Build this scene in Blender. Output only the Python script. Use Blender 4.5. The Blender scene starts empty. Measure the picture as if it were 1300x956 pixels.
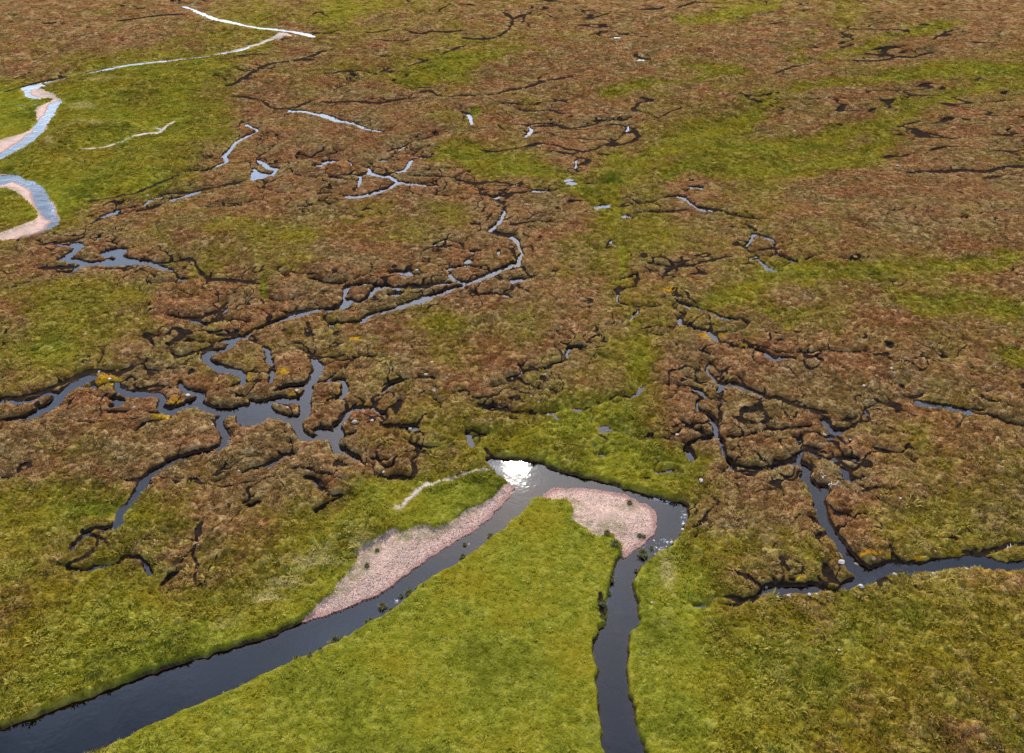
import bpy, math, random
import numpy as np

# ------------------------------------------------------------------ camera, sky, sun, exposure
H, PITCH, LENS = 60.0, math.radians(30.0), 28.0
F = 1300 * LENS / 36.0
SUN_EL, SUN_AZ = math.radians(38.2), math.radians(0.3)      # sun ahead of the camera, over the far moor
scene = bpy.context.scene
col = scene.collection
cd = bpy.data.cameras.new('camera'); cam = bpy.data.objects.new('camera', cd); col.objects.link(cam)
cam.location = (0, 0, H); cam.rotation_euler = (math.pi / 2 - PITCH, 0, 0)
cd.lens = LENS; cd.sensor_width = 36; cd.shift_y = -45 / 1300; cd.clip_start = 1; cd.clip_end = 40000
scene.camera = cam
world = bpy.data.worlds.new('World'); scene.world = world; world.use_nodes = True
wn, wl = world.node_tree.nodes, world.node_tree.links
bg = wn['Background']; sky = wn.new('ShaderNodeTexSky'); sky.sky_type = 'NISHITA'; sky.sun_disc = False
sky.sun_elevation = SUN_EL; sky.sun_rotation = SUN_AZ; sky.altitude = 300; sky.air_density = 1.0; sky.dust_density = 1.2
# broken white cloud over the whole sky
tc = wn.new('ShaderNodeTexCoord'); sx = wn.new('ShaderNodeSeparateXYZ'); wl.new(tc.outputs['Generated'], sx.inputs[0])
zc = wn.new('ShaderNodeMath'); zc.operation = 'MAXIMUM'; wl.new(sx.outputs[2], zc.inputs[0]); zc.inputs[1].default_value = .06
dv = wn.new('ShaderNodeVectorMath'); dv.operation = 'DIVIDE'; wl.new(tc.outputs['Generated'], dv.inputs[0]); wl.new(zc.outputs[0], dv.inputs[1])
cn = wn.new('ShaderNodeTexNoise'); wl.new(dv.outputs[0], cn.inputs['Vector']); cn.inputs['Scale'].default_value = 1.7; cn.inputs['Detail'].default_value = 6; cn.inputs['Roughness'].default_value = .55
cr = wn.new('ShaderNodeMapRange'); wl.new(cn.outputs[0], cr.inputs[0]); cr.inputs[1].default_value = .45; cr.inputs[2].default_value = .68; cr.inputs[4].default_value = .9
cm = wn.new('ShaderNodeMix'); cm.data_type = 'RGBA'; wl.new(cr.outputs[0], cm.inputs[0]); wl.new(sky.outputs[0], cm.inputs[6]); cm.inputs[7].default_value = (7.8, 9.5, 13.6, 1)
wl.new(cm.outputs[2], bg.inputs[0]); bg.inputs[1].default_value = 0.15
sd = bpy.data.lights.new('sun', 'SUN'); sd.energy = 3.0; sd.angle = math.radians(1.0); sd.color = (1, .94, .84)
sun = bpy.data.objects.new('sun', sd); col.objects.link(sun)
sun.rotation_euler = (-(math.pi / 2 - SUN_EL), 0, -SUN_AZ); sun.location = (0, 0, 200)
scene.view_settings.view_transform = 'Standard'; scene.view_settings.look = 'None'
scene.view_settings.exposure = 0.92; scene.view_settings.gamma = 1
scene.view_settings.use_curve_mapping = False

rng = np.random.default_rng(7)
CP, SP = math.cos(PITCH), math.sin(PITCH)
# ------------------------------------------------------------------ survey of the place
# Measured on enlarged tiles of the survey picture (3.94 times): x,y,width of each bend; turned into metres on the ground below.
TILES = dict(A=(0, 0), B=(325, 0), C=(650, 0), D=(970, 0), E=(0, 215), F=(325, 215), G=(650, 215), H=(970, 215),
             I=(0, 430), J=(325, 430), K=(650, 430), L=(970, 430), M=(0, 646), N=(325, 646), O=(650, 646), P=(970, 646))
WATER = {
'A': '905,28,7 960,45,9 1020,72,14 1080,95,12 1150,110,10 1230,128,6 1300,140,7 1385,148,8 1475,160,9 1535,172,14 1570,185,16;'
     '1250,230,10 1200,250,6 1000,285,5 870,300,6 640,325,6 540,345,7 400,372,6 300,395,6 215,418,7;'
     '200,425,20 140,445,30 145,475,20 200,495,14;300,500,25 260,535,36 235,580,45 205,625,50 185,660,40 120,710,35 60,745,35 0,778,30 -60,800,30;'
     '-60,523,8 200,522,8;805,650,12 790,635,12;665,680,9 600,710,9;1225,620,14 1280,655,16 1200,700,18 1165,735,18 1120,780,18 1130,810,14 1040,860,14;1260,840,22 1290,866,24',
'B': '160,560,12 220,555,14 300,570,12 330,575,24 400,600,24 450,612,16 510,628,16 570,650,12 670,660,8;1030,560,12 1065,575,16 1080,600,16 1070,630,14;'
     '20,800,20 60,840,24 100,845,20;375,808,24;460,800,14 490,835,12;560,840,22 580,866,22;715,750,14 755,730,12;740,850,14 765,820,16 785,795,14;640,800,12;310,830,18;845,788,12',
'C': '645,300,9;60,695,14 95,660,14 75,630,12;590,625,14 570,655,14;640,615,12;320,800,14 315,840,14;530,187,7',
'E': '-60,60,50 0,50,50 60,48,30 120,62,35 165,85,50 190,120,75 205,160,85 235,200,80 255,235,66 270,265,40 225,295,20 170,322,14 80,340,8;'
     '270,375,12 330,382,14 400,380,28 370,410,26 330,435,28 310,450,24 400,460,24 450,470,20;275,515,14 350,512,16 390,490,22 430,475,24 520,465,28 600,460,40 680,460,28 730,465,36 790,490,20 860,505,12;'
     '600,455,40 585,410,50 545,425,40;620,510,12 680,490,14;720,180,14 765,150,22 790,140,14;850,160,14 880,145,14 940,130,14 1020,105,16;520,235,18 560,220,20 600,200,14;'
     '420,290,22 480,260,26;490,350,20 500,330,14;740,560,14 790,580,14;920,550,18;940,755,10 1000,770,14 1050,775,12;1120,710,18 1150,680,14;'
     '1090,866,20 1180,850,20 1240,825,18 1300,800,20 1360,775,20 1410,755,22 1500,735,22 1600,705,18 1690,705,22 1730,680,26 1760,660,26;940,865,22;1280,15,60 1262,50,36;1030,10,14',
'F': '430,680,26 460,660,26 510,665,18 560,640,22 600,605,26 640,590,24 700,595,14 770,600,12 850,595,14 920,578,14 980,565,16;440,640,16 445,600,20 480,585,16 560,575,14 640,585,16;430,690,20 440,640,16;'
     '980,525,22 1000,550,20 1050,568,22 1080,570,22 1150,548,22 1200,515,22 1250,495,18 1290,470,18 1310,480,22 1310,440,20 1330,415,14 1315,380,16 1295,350,24 1275,340,22;1220,400,24 1215,430,16;'
     '360,795,18 390,775,16 450,770,14 520,770,24 560,735,24 620,715,20 700,700,22 760,680,22 830,655,34 880,630,22 960,610,22 980,600,24 1040,580,20;'
     '670,520,20 710,512,22 760,525,28 790,540,20;800,500,12 840,525,14;950,500,16 1040,485,12 1130,495,10;1060,458,14;1100,410,18;880,380,16 940,350,16;690,630,20;'
     '1170,310,20 1200,275,20 1230,240,16 1250,205,22;1200,140,14;0,30,36 70,30,16 100,5,20;80,110,18 150,120,14;440,130,20 480,140,22 550,130,20 600,115,20 660,95,16 690,80,22 720,65,18;'
     '510,85,22 515,50,16 515,30,14;370,35,16 430,50,14 500,60,12;560,15,20 620,35,18 680,40,16 720,65,18 800,75,14 870,85,12 920,85,10;720,10,16;560,525,8 500,555,10;1110,635,8 1200,625,10 1280,640,14;520,240,10',
'G': '0,560,28 60,555,22 110,550,14;820,140,12 860,150,14 900,175,16 940,200,18 1000,215,16;1170,380,12 1190,350,14 1210,325,22 1230,335,18 1290,350,16 1310,365,12;1180,445,12 1230,435,16;1230,450,12 1290,490,14 1330,510,10;'
     '1325,425,14 1370,445,14 1430,465,12;820,660,16 870,680,20 940,695,18 1000,720,14 1060,745,16 1130,755,12 1190,765,14;690,825,18 740,832,16;845,750,14 850,775,18 920,795,18 970,805,14 1010,830,20 1040,855,18;'
     '490,355,12 515,378,14;410,395,10 470,395,12;540,550,12 620,528,14;525,620,12 540,660,12 590,680,10;630,705,12 590,755,14;300,70,16;280,50,12;390,75,12;530,80,14 620,100,12;470,180,16;570,235,14;430,190,12;920,90,18;90,110,12 150,108,14 200,115,10',
'H': '1040,130,12 1100,155,14;1100,510,12 1170,515,10;1000,248,12',
'I': '1180,10,28 1160,30,22 1130,55,24 1050,80,36 1030,105,36 1070,135,38 1120,155,38 1180,165,34 1220,190,28 1210,220,24 1160,240,16;1250,165,14 1300,180,14;'
     '-60,425,20 0,415,20 60,405,28 140,395,36 210,365,50 260,330,54 300,290,40 350,245,36 400,215,30 480,180,26;-60,315,20 0,315,20 100,320,26 180,300,22 240,275,20 310,275,18;370,245,14 430,243,14 465,240,14;300,345,14 240,345,16;'
     '590,215,32 595,250,28 640,275,34 720,285,34 790,285,28 810,310,28 800,340,28 840,365,40 900,350,40 980,335,44 1060,355,40 1150,360,36 1200,345,36 1260,345,50 1300,330,70;840,365,34 760,375,22;895,215,24 905,250,28 950,265,28 1000,280,36 980,310,36 930,325,30;'
     '560,300,16 600,315,38 570,345,28;560,370,24 620,372,36;860,410,22 870,385,24;1250,300,24 1260,330,28;1200,285,14;1210,435,20 1270,405,44 1300,380,64;'
     '1240,355,24 1180,365,30 1110,390,32 1095,430,34 1130,480,40 1130,520,38 1090,550,32 1030,570,28 960,580,28 890,600,36 820,640,36 770,670,40 730,700,36 700,750,36 650,810,32 600,866,30 580,915,34 545,946,24 470,962,16 420,990,16 380,1030,24 360,1065,24;'
     '690,465,14 720,440,14 800,415,12;1210,680,16 1280,650,20 1345,630,18 1410,600,22 1470,580,16;1260,830,18',
'J': '40,35,16 60,55,24 60,100,28 80,130,22;80,160,28 75,200,24 80,230,16;100,270,24 170,245,30 240,240,36 270,220,38 300,180,46 320,140,46 280,100,26;350,210,22 380,180,20;300,225,24 350,210,20;350,215,20 430,210,26 440,240,28 430,280,24 390,300,20 350,315,14;'
     '-30,390,90 0,380,90 50,350,46 60,320,36 130,310,36 230,310,36 260,280,46 265,235,40;250,310,46 230,380,46 190,400,46 100,385,46 20,370,60;190,400,44 200,440,44 220,480,46 260,500,38 320,495,28 400,480,54 400,440,36 420,410,24 450,375,24 490,350,24 570,350,22 600,365,18 640,370,14;330,460,34;440,490,28 480,475,20;'
     '390,500,44 390,520,46 400,550,38 460,565,32 510,595,32 525,620,24;620,270,20 660,245,18 690,222,20 760,205,14;620,435,26 700,440,36 760,440,28 810,425,24;1130,350,34 1180,330,36;440,105,14 500,98,16;1040,460,24 1060,500,28 1080,530,28;1110,470,18 1150,465,30;'
     '660,690,18 720,685,18 780,685,14;310,740,14 270,705,18;10,820,18;300,855,10 370,825,12 460,780,12;860,190,12 900,200,12;760,515,12 830,545,12;1280,225,10',
'K': '270,90,14 275,60,16 300,48,16 370,42,12;40,130,14 60,160,14;170,155,14;0,368,12 80,370,16 150,372,18 210,350,16;210,370,18 240,395,18;330,335,18;465,432,34;440,560,20;600,290,14 640,260,16 655,225,12;640,490,8 760,495,10 800,520,10;890,240,14 930,255,14 970,285,12;'
     '990,120,14 965,155,16 985,190,16 1010,215,16 1050,235,24 1020,260,18;1050,235,20 1075,215,18 1110,235,18 1150,250,14 1200,265,16 1250,285,14;1050,300,12 1075,325,12;930,310,14 920,340,14 940,360,14 980,385,20 1000,405,22 1025,440,28 1020,480,24 985,495,20 930,510,14 880,530,14;880,545,22 900,570,36 915,595,32;'
     '1025,485,18 1040,500,20 1050,540,20 1060,590,22 1090,630,24 1110,660,20;720,658,14 790,655,24 860,658,22;850,410,14 870,430,12;930,460,12;700,468,12;1020,5,10 1130,42,14 1180,45,14 1250,60,18 1290,85,18;1260,70,10 1310,105,16 1360,95,16 1420,100,10',
'L': '20,655,16 80,630,18 150,620,18 190,610,20 200,575,18 230,565,14 280,580,14;190,620,26 220,650,38 205,690,40 230,720,50 260,770,52 280,810,48 285,866,52 300,905,48 320,945,54 350,990,54 390,1040,54 420,1082,56 450,1122,62 490,1152,72 530,1182,66;290,730,40 310,760,28 270,770,30;'
     '530,1182,60 430,1222,44 390,1232,34;530,1175,60 620,1142,70 720,1137,62 830,1132,54 930,1122,54 1020,1117,62 1120,1122,62 1200,1137,44 1300,1127,44 1380,1120,44;290,400,14 320,420,18 350,450,24 380,460,22 420,455,16;340,490,16;500,355,14 515,375,14;350,600,18;390,640,22 405,670,28 420,700,22 460,690,12;455,595,22;'
     '760,325,32 820,330,36 880,335,32 950,345,28 1020,360,22 1060,370,14;1120,375,14 1170,395,14 1220,425,12 1290,440,12 1360,455,12;170,495,12;900,95,14;690,238,12',
'M': '350,290,16 430,300,12 470,280,14 530,275,12 600,260,12 620,235,12 665,230,12 710,245,14 740,290,18 755,315,14;800,370,14 830,350,14 860,325,16 890,315,12',
'O': '930,475,22 970,480,22;1230,415,22 1290,405,24',
'P': '-20,412,26 60,397,48 150,392,58 230,387,48 300,390,22 340,400,14'}
GULLY = {
'A': '1130,430,20 1180,415,24 1250,370,24 1300,345,20;1195,560,14 1220,600,16;960,825,14 1070,805,12;60,100,18 130,95,14;245,115,14;360,180,14 430,150,14;570,110,14 700,90,10 820,75,10 950,70,10;60,400,12 170,360,10 230,345,10;330,330,14 410,300,16 500,275,14;40,340,10 180,310,10;0,465,14 100,435,12 250,400,12 380,378,10 500,350,10 620,328,8;1160,480,16 1240,490,16 1300,500,14;1190,640,14 1210,600,12',
'B': '100,45,10 250,30,10;270,80,12 320,60,10 375,95,12;590,195,14 700,210,14 770,200,12;740,150,14 820,170,12 870,158,14 960,160,14 1060,150,12;1020,185,12 1100,195,14 1200,185,12 1260,150,14 1280,100,20 1240,60,26;920,275,14 980,250,16 1050,225,14;580,385,10 650,350,14 720,350,14;720,350,12 800,320,14 880,290,14;390,455,12 450,425,14 520,400,12;0,290,12 90,258,14;10,345,20 70,322,16 150,310,12 250,290,12 330,260,12;540,160,10 600,160,10 690,145,10;'
     '30,500,16 80,540,16 150,548,14 220,530,16 300,495,16;310,512,16 400,515,18 500,510,18 620,518,20 720,500,18 800,490,12 900,490,12;800,470,10 870,455,14 930,490,14 1020,480,14 1100,478,12 1200,470,12 1260,450,14 1300,445,12;1000,510,16 1050,530,18;640,760,14 720,740,12 800,710,14 870,690,14 925,675,12;0,740,14 60,690,12;120,700,14 40,770,16 0,800,14;180,800,10 300,790,10 400,770,10',
'C': '340,100,14 420,85,10 500,62,14;640,50,12 740,42,16 760,30,12;810,45,12 900,15,14 930,10,12;1000,20,10 1110,5,10;0,455,14 90,430,16 180,405,14 270,390,12 345,380,10;90,465,12 180,488,16;20,540,14 100,560,18 190,555,16 270,575,16;90,635,14 200,630,14 280,645,12 400,625,12 500,605,12 570,595,14 610,575,12;650,620,14 720,600,12 780,565,12 850,540,12;360,765,10 450,730,12 540,690,14 580,640,16;0,100,24 60,75,20 50,120,20;600,260,12 630,285,18 690,300,12;180,135,12 240,125,14;200,45,14 250,40,14',
'D': '380,85,8 500,70,12 600,55,12;730,45,12 820,15,14;430,305,12 520,305,12 600,300,12 660,285,12 750,285,10 800,272,14 860,258,12;830,205,12 880,180,16 930,155,12 970,148,10;740,655,8 830,670,8 960,700,10;1180,725,8 1300,740,12;740,862,16 850,860,20 1000,855,20 1100,858,16 1200,840,22 1300,835,22 1400,830,20;40,375,12 130,340,14 230,315,10',
'E': '400,160,16 480,155,22 600,135,20 680,120,20 770,80,22 850,45,20 920,20,18 1000,5,16;780,130,18 900,120,16 1040,100,18 1150,75,16 1230,60,14;570,230,16 650,215,16 740,200,16 830,165,14 900,140,12;400,235,18 470,235,18;190,375,18 300,365,26 400,345,22 430,325,18;420,360,18 470,330,16;180,495,24 280,492,26 380,488,22;500,500,12 590,495,14 670,478,16;760,465,16 850,468,20 920,455,24 960,455,20 990,500,22 1040,540,26 1120,555,26 1200,565,28 1300,575,26;'
     '860,655,14 950,650,14;830,730,14 900,745,18 1000,740,22 1070,715,28 1140,660,22;1010,790,14 1060,765,16 1130,760,18 1200,762,20 1260,775,22;1040,820,16 1130,830,20 1220,800,18;450,445,18 515,445,22;1100,190,12 1200,180,14 1280,160,12;0,620,10 90,580,12 200,545,10;250,330,14 320,320,16;600,380,18 560,370,16;700,590,16 720,630,14;820,560,14 900,575,14',
'F': '290,130,14 350,118,18 410,120,14;390,175,18 440,158,20;220,190,10 300,185,10 380,180,12;760,30,12 850,38,14 960,40,14 1020,55,14 1100,72,20 1180,65,16 1290,75,16;0,575,22 30,570,20;70,640,20 120,660,28 200,640,20 260,620,14;150,730,22 230,712,26 300,695,20;110,700,18 90,720,22;260,545,14 330,560,18 420,575,16 460,560,16;130,530,10 150,550,14;640,575,14 720,588,16 800,585,18 900,570,16 960,550,14;1160,320,14 1220,322,16 1290,325,18;1285,400,16 1290,450,20;1130,215,26 1150,180,16;1240,120,18 1270,110,16;'
     '1080,558,12 1150,530,20 1210,500,18 1260,480,14;850,625,14 780,655,14 700,690,14;0,40,12 60,70,14 100,50,12;180,20,12 260,40,12 330,45,12;260,660,20 330,690,14;850,120,10 960,135,10;480,590,12 570,600,10',
'G': '540,185,14 620,180,12 700,165,12 760,145,12 830,140,16 880,165,14 950,195,16 1040,210,24 1130,235,26 1200,250,16 1270,255,12;590,220,12 700,212,14 800,212,12 900,195,12;1160,265,18 1190,290,20 1220,310,16;1200,410,18 1290,400,16 1360,410,12;620,445,14 690,470,20 760,485,16 830,490,18 900,475,14 980,455,14 1050,440,12 1110,430,12;70,260,16 100,235,14 150,222,14 220,235,12;0,280,24 25,275,18 60,270,14 150,262,10 250,268,8;0,325,20;0,495,24;590,680,12 680,690,16 740,690,14;640,520,16 700,520,14 790,525,12;0,75,12 80,95,12 200,110,12;'
     '520,600,10 530,640,10 560,670,10;610,690,10 632,720,10 600,745,10 510,795,10;540,550,10 520,580,10;470,700,8 560,690,8;230,830,12 300,855,12',
'H': '690,15,14 750,15,14 870,8,14 970,14,16;190,460,12 240,440,14 310,420,12;330,435,14 430,455,14 500,465,12;530,525,22;780,280,20;1130,215,14 1160,240,12;630,215,10 700,205,12;40,860,20 100,850,14;550,570,12 640,560,10',
'I': '0,300,24 80,300,22 160,280,22 240,255,22 320,220,22 400,180,26 490,155,28 560,165,30 600,180,24;500,130,18 520,90,22 525,60,16;0,400,14 100,385,18 200,355,14;620,225,22 650,260,22 720,262,22 800,250,18 870,205,14;600,165,16 640,150,22 700,130,18 790,128,14;720,150,18 800,155,12 890,150,12;840,65,18 900,90,18 980,70,20 1050,50,22 1080,20,18;730,30,18 800,40,16;500,300,20 550,295,16;1090,120,14 1140,135,18 1200,150,12;620,205,12 670,208,10;1110,650,18 1170,640,14;1090,710,16 1140,690,20;1230,600,18 1290,595,14;1010,570,14 1060,550,14;1200,830,18 1260,790,18 1290,740,18;1080,866,14 1140,850,14;'
     '-20,695,10 60,690,10;10,40,14 20,20,12;620,165,14 690,160,10',
'J': '30,60,18 50,100,20;280,150,14 290,180,14 260,205,14;510,85,16 590,88,14 660,82,12;330,300,14 380,285,16;400,395,14 450,360,16 500,325,14;690,350,30 710,310,22 700,390,34;610,435,18 660,430,24;900,300,30 930,330,18;980,270,26 1040,275,18;1130,335,30;730,495,12 830,540,20 930,545,16;250,690,18 300,720,26 340,735,18;490,595,20 510,620,18;580,590,22 620,610,20 680,600,18;0,635,14 80,610,16 150,580,12;160,525,18 220,520,14;1190,245,22 1240,235,18;500,150,12 540,145,14;1140,550,24 1190,580,20;290,460,18;420,465,14 480,460,14;200,50,14 300,85,18 370,95,18 440,75,14;620,245,14 650,230,12;860,170,14 830,195,12;1000,540,16 960,560,12;640,670,16 680,630,14',
'K': '890,60,16 950,65,18 990,85,18;870,190,12 940,220,14 980,205,14;1080,205,14 1150,235,18 1230,270,22 1290,295,20 1330,292,22 1420,325,22 1480,350,24 1560,365,22 1590,385,16;1050,340,22 1040,400,22 1035,430,18;1080,500,22 1150,490,18 1230,470,18 1290,455,18 1350,450,14 1420,440,16 1510,432,12;1100,620,20 1160,640,24 1230,645,22 1300,635,26 1340,612,30 1410,600,28 1450,580,24 1480,550,22 1550,545,22;20,190,18 80,230,14 150,255,14;330,65,12 400,95,12 480,105,10;900,850,24 930,820,18;680,690,20;60,130,12 130,165,14;1130,190,14 1160,230,14;520,320,12 570,300,10;780,500,10 830,470,10',
'L': '390,420,22 440,400,30 460,380,18;495,350,22 550,320,22;510,370,14;690,300,26 760,290,26 790,270,14;1050,350,18 1110,355,18;1110,270,22 1150,260,22;340,480,24;180,520,18 270,545,22;350,570,22 360,600,18;240,620,22 260,650,22;290,600,18;160,70,14 240,70,14 300,60,12 420,70,12 510,65,10;560,490,14 640,485,12;560,545,18 620,570,14 700,585,12 760,620,10;320,830,26 360,866,22;290,100,16;440,500,14 420,530,12;480,680,20 500,690,16',
'O': '850,500,12 870,520,14 910,525,18;1080,545,18 1110,580,24 1170,590,14;920,140,26 940,110,18;1040,490,12 1070,520,14;430,420,18 440,480,20 450,540,18',
'P': '350,30,44 400,30,34 480,65,18;1000,215,18 1080,220,22 1180,200,46 1240,170,34 1300,165,22 1380,160,20;870,250,12 930,235,12;60,350,30 65,370,24;140,345,18;240,45,20 290,100,16;310,270,40 320,330,40 380,365,20',
'M': '480,190,8 490,150,8 540,100,8;800,115,8 880,125,6;730,410,16'}
RIVER = [(40,905),(90,885),(140,866),(208,841),(325,808),(385,783),(431,770),(485,747),(513,727),(541,704),(561,692),(607,662),(624,645),(640,628),(650,615),(640,606),(628,598),(620,585),(619,577),(650,576),(680,582),(713,594),(751,602),(782,611),(817,620),(850,630),(872,633),(876,646),(868,666),(853,688),(835,698),(815,714),(806,730),(805,747),(810,768),(812,783),(802,803),(797,824),(796,844),(800,866),(806,900),(820,960),(845,1060),(870,1180),
         (790,1180),(785,1060),(770,960),(764,900),(762,866),(763,849),(758,821),(762,793),(768,788),(770,758),(779,737),(782,714),(792,699),(812,687),(826,674),(830,656),(828,643),(812,633),(787,623),(762,619),(713,615),(701,619),(688,629),(673,633),(655,656),(604,693),(561,722),(525,747),(503,768),(477,784),(432,808),(375,835),(315,862),(250,893),(150,935),(60,985),(-60,1040),(-260,1140),(-330,1080),(-200,1010),(-60,945)]
GRAVEL = {
'left_bar': [(383,786),(431,772),(485,749),(513,730),(541,708),(561,696),(607,666),(626,648),(642,631),(652,617),(646,606),(625,628),(604,640),(584,650),(566,664),(548,668),(530,664),(513,675),(496,670),(480,682),(462,692),(455,702),(452,712),(437,730),(414,755),(396,773)],
'right_bar': [(792,703),(812,691),(829,676),(834,656),(831,641),(812,630),(787,620),(762,616),(713,612),(699,616),(686,628),(697,633),(719,633),(731,646),(726,656),(749,671),(762,679),(774,674),(789,692)],
'upper_a': [(55,105),(50,111),(61,117),(72,122),(78,128),(71,137),(64,147),(62,158),(54,168),(44,175),(28,186),(12,194),(0,201),(-20,210),(-20,190),(0,179),(15,174),(33,168),(45,160),(47,152),(45,144),(48,137),(60,131),(66,126),(56,125),(43,122),(33,119),(29,113),(38,109)],
'upper_b': [(-20,214),(0,220),(15,222),(33,230),(51,239),(58,248),(66,256),(72,266),(76,277),(69,287),(58,292),(46,298),(20,303),(0,308),(-20,312),(-20,300),(0,297),(15,292),(36,283),(48,276),(47,268),(38,259),(28,252),(18,244),(0,239),(-20,238)]}
# greenness of the moor, 0 red-brown heather .. 9 bright grass, one figure every 50 across and 36 down
GREEN = """22322343543333332343343322
33224553433433322222233323
34677633435633223333333344
87767523223223333333323333
86777622222433224543334322
76665321112444243444444333
78775221111233454234322222
78433333443422234233222232
43234555344222334333333322
32224544211222332234434433
45552332223222233344333333
35553323333533223333332333
46434432333322243222222233
34432443333323333222222222
22233222234444764222222232
24422222244567675222222322
24432222233457787633222334
56654334478888887543323344
66565456678899887433334443
55655666678899988654544444
65764567888899988843455433
56776778888999988854466544
67777888999999988865566655
67788888999999988876666655"""
STRAW = [(505,648,8,4),(395,715,40,5),(365,740,30,5),(340,760,25,5),(105,135,22,4),(120,161,30,3),(65,186,9,4),(840,690,6,18),(845,730,8,20),(128,106,20,3),(460,690,14,20)]
MOSS = [(1079,700,6,3),(1097,706,14,3),(1112,706,12,3),(1128,707,8,3),(1165,710,12,4),(1188,711,10,4),(1208,712,7,3),(1150,715,8,3),(1092,730,6,3),(1277,731,8,4),(1249,728,7,3),(1035,742,5,3),(1015,736,5,3),(360,476,11,5),(23,536,8,3),(460,516,12,3),(385,562,20,3),(408,558,12,3),(360,534,10,3),(210,532,18,4),(140,484,18,6),(950,440,14,3),(850,372,14,3),(450,432,8,3),(900,428,20,4),(310,480,10,8),(222,512,8,5),(320,515,14,5),(375,505,14,6)]
FLUSH = [[(1300,95,14),(1230,92,16),(1180,95,14),(1100,102,9),(1030,108,12),(985,128,14),(950,150,16),(900,172,24),(850,195,26),(800,222,18),(765,235,14)],
         [(1300,108,10),(1240,115,12),(1180,128,14),(1140,150,16),(1120,175,14),(1100,200,16),(1030,212,16),(960,215,18),(890,215,16),(830,225,14)],
         [(1140,155,14),(1000,190,16),(930,190,22),(880,205,20)],[(1300,330,10),(1240,338,12),(1150,342,14),(1060,348,14),(990,345,22),(940,368,18),(895,388,14),(865,402,8)],
         [(1000,350,22),(1045,390,16),(1010,405,10),(975,395,10)],[(690,210,20),(735,240,20),(770,270,18),(790,320,14),(795,370,12),(805,420,22),(815,470,24),(800,510,20),(740,530,30)],
         [(560,190,24),(610,205,34),(660,215,30),(710,225,22)],[(680,60,8),(640,68,9),(590,82,12),(545,98,10),(505,110,6)],[(1220,30,10),(1150,45,10),(1100,62,8),(1050,75,6)],
         [(900,25,8),(870,30,8),(960,12,8),(1000,2,6)],[(450,12,8),(430,20,8),(400,30,8)],[(1030,45,10),(1018,62,10),(1010,78,8)],[(870,85,8),(930,95,8),(780,118,8),(830,112,8)],[(1280,400,26),(1230,380,20),(1180,395,18),(1150,375,12)],
         [(1130,150,16),(1125,170,14)],[(1290,450,20),(1300,470,16)]]
SAND = {'J': '700,860,12 800,780,22 850,740,24 960,705,14 1060,680,10 1160,660,10',
        'B': '200,186,20 120,197,14 40,217,10 0,226,9 -30,232,9 -100,252,7 -250,284,7',
        'A': '870,605,9 840,625,9 805,650,11 780,665,11 720,668,9 665,680,8;600,710,8 520,735,7 410,745,7'}

# ------------------------------------------------------------------ ground coordinates
def ground(u, v):
    """survey point -> metres on the plain"""
    u, v = np.asarray(u, float), np.asarray(v, float)
    a, b = (u - 650) / F, -(v - 433) / F
    dy, dz = CP + b * SP, -SP + b * CP
    dz = np.minimum(dz, -0.02)
    t = H / -dz
    return a * t, dy * t
def survey(x, y):
    d = y * CP + H * SP
    return 650 + F * x / d, 433 - F * (y * SP - H * CP) / d
def depth_at(y): return y * CP + H * SP

# ------------------------------------------------------------------ noise
def _h(ix, iy, seed):
    h = (ix.astype(np.int64) * 374761393 + iy.astype(np.int64) * 668265263 + seed * 974711) & 0xFFFFFFFF
    h = ((h ^ (h >> 13)) * 1274126177) & 0xFFFFFFFF
    h = ((h ^ (h >> 16)) * 2246822519) & 0xFFFFFFFF
    return ((h ^ (h >> 15)) & 0xFFFFFF).astype(np.float32) / 16777216.0
def vnoise(x, y, seed=0):
    ix, iy = np.floor(x), np.floor(y)
    fx, fy = (x - ix).astype(np.float32), (y - iy).astype(np.float32)
    ix, iy = ix.astype(np.int64), iy.astype(np.int64)
    fx = fx * fx * (3 - 2 * fx); fy = fy * fy * (3 - 2 * fy)
    a, b = _h(ix, iy, seed), _h(ix + 1, iy, seed)
    c, d = _h(ix, iy + 1, seed), _h(ix + 1, iy + 1, seed)
    return ((a + (b - a) * fx) * (1 - fy) + (c + (d - c) * fx) * fy) * 2 - 1
def fbm(x, y, scale, octs, seed=0, gain=.5):
    s, amp, tot = 0, 1.0, 0.0
    ca, sa = .8, .6
    for o in range(octs):
        s = s + amp * vnoise(x / scale, y / scale, seed + o * 17); tot += amp
        amp *= gain; scale *= .48; x, y = x * ca - y * sa + 31.7, x * sa + y * ca - 12.3
    return s / tot
def worley(x, y, scale, seed=0):
    x, y = x / scale, y / scale
    ix, iy = np.floor(x).astype(np.int64), np.floor(y).astype(np.int64)
    best = np.full(x.shape, 9.0, np.float32); cell = np.zeros(x.shape, np.float32)
    for dx in (-1, 0, 1):
        for dy in (-1, 0, 1):
            jx, jy = ix + dx, iy + dy
            r1, r2 = _h(jx, jy, seed), _h(jx, jy, seed + 5)
            d = (jx + r1 - x) ** 2 + (jy + r2 - y) ** 2
            m = d < best
            best = np.where(m, d, best); cell = np.where(m, _h(jx, jy, seed + 9), cell)
    return np.sqrt(best), cell
def sm(a, b, x):
    t = np.clip((x - a) / (b - a), 0, 1); return t * t * (3 - 2 * t)

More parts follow.
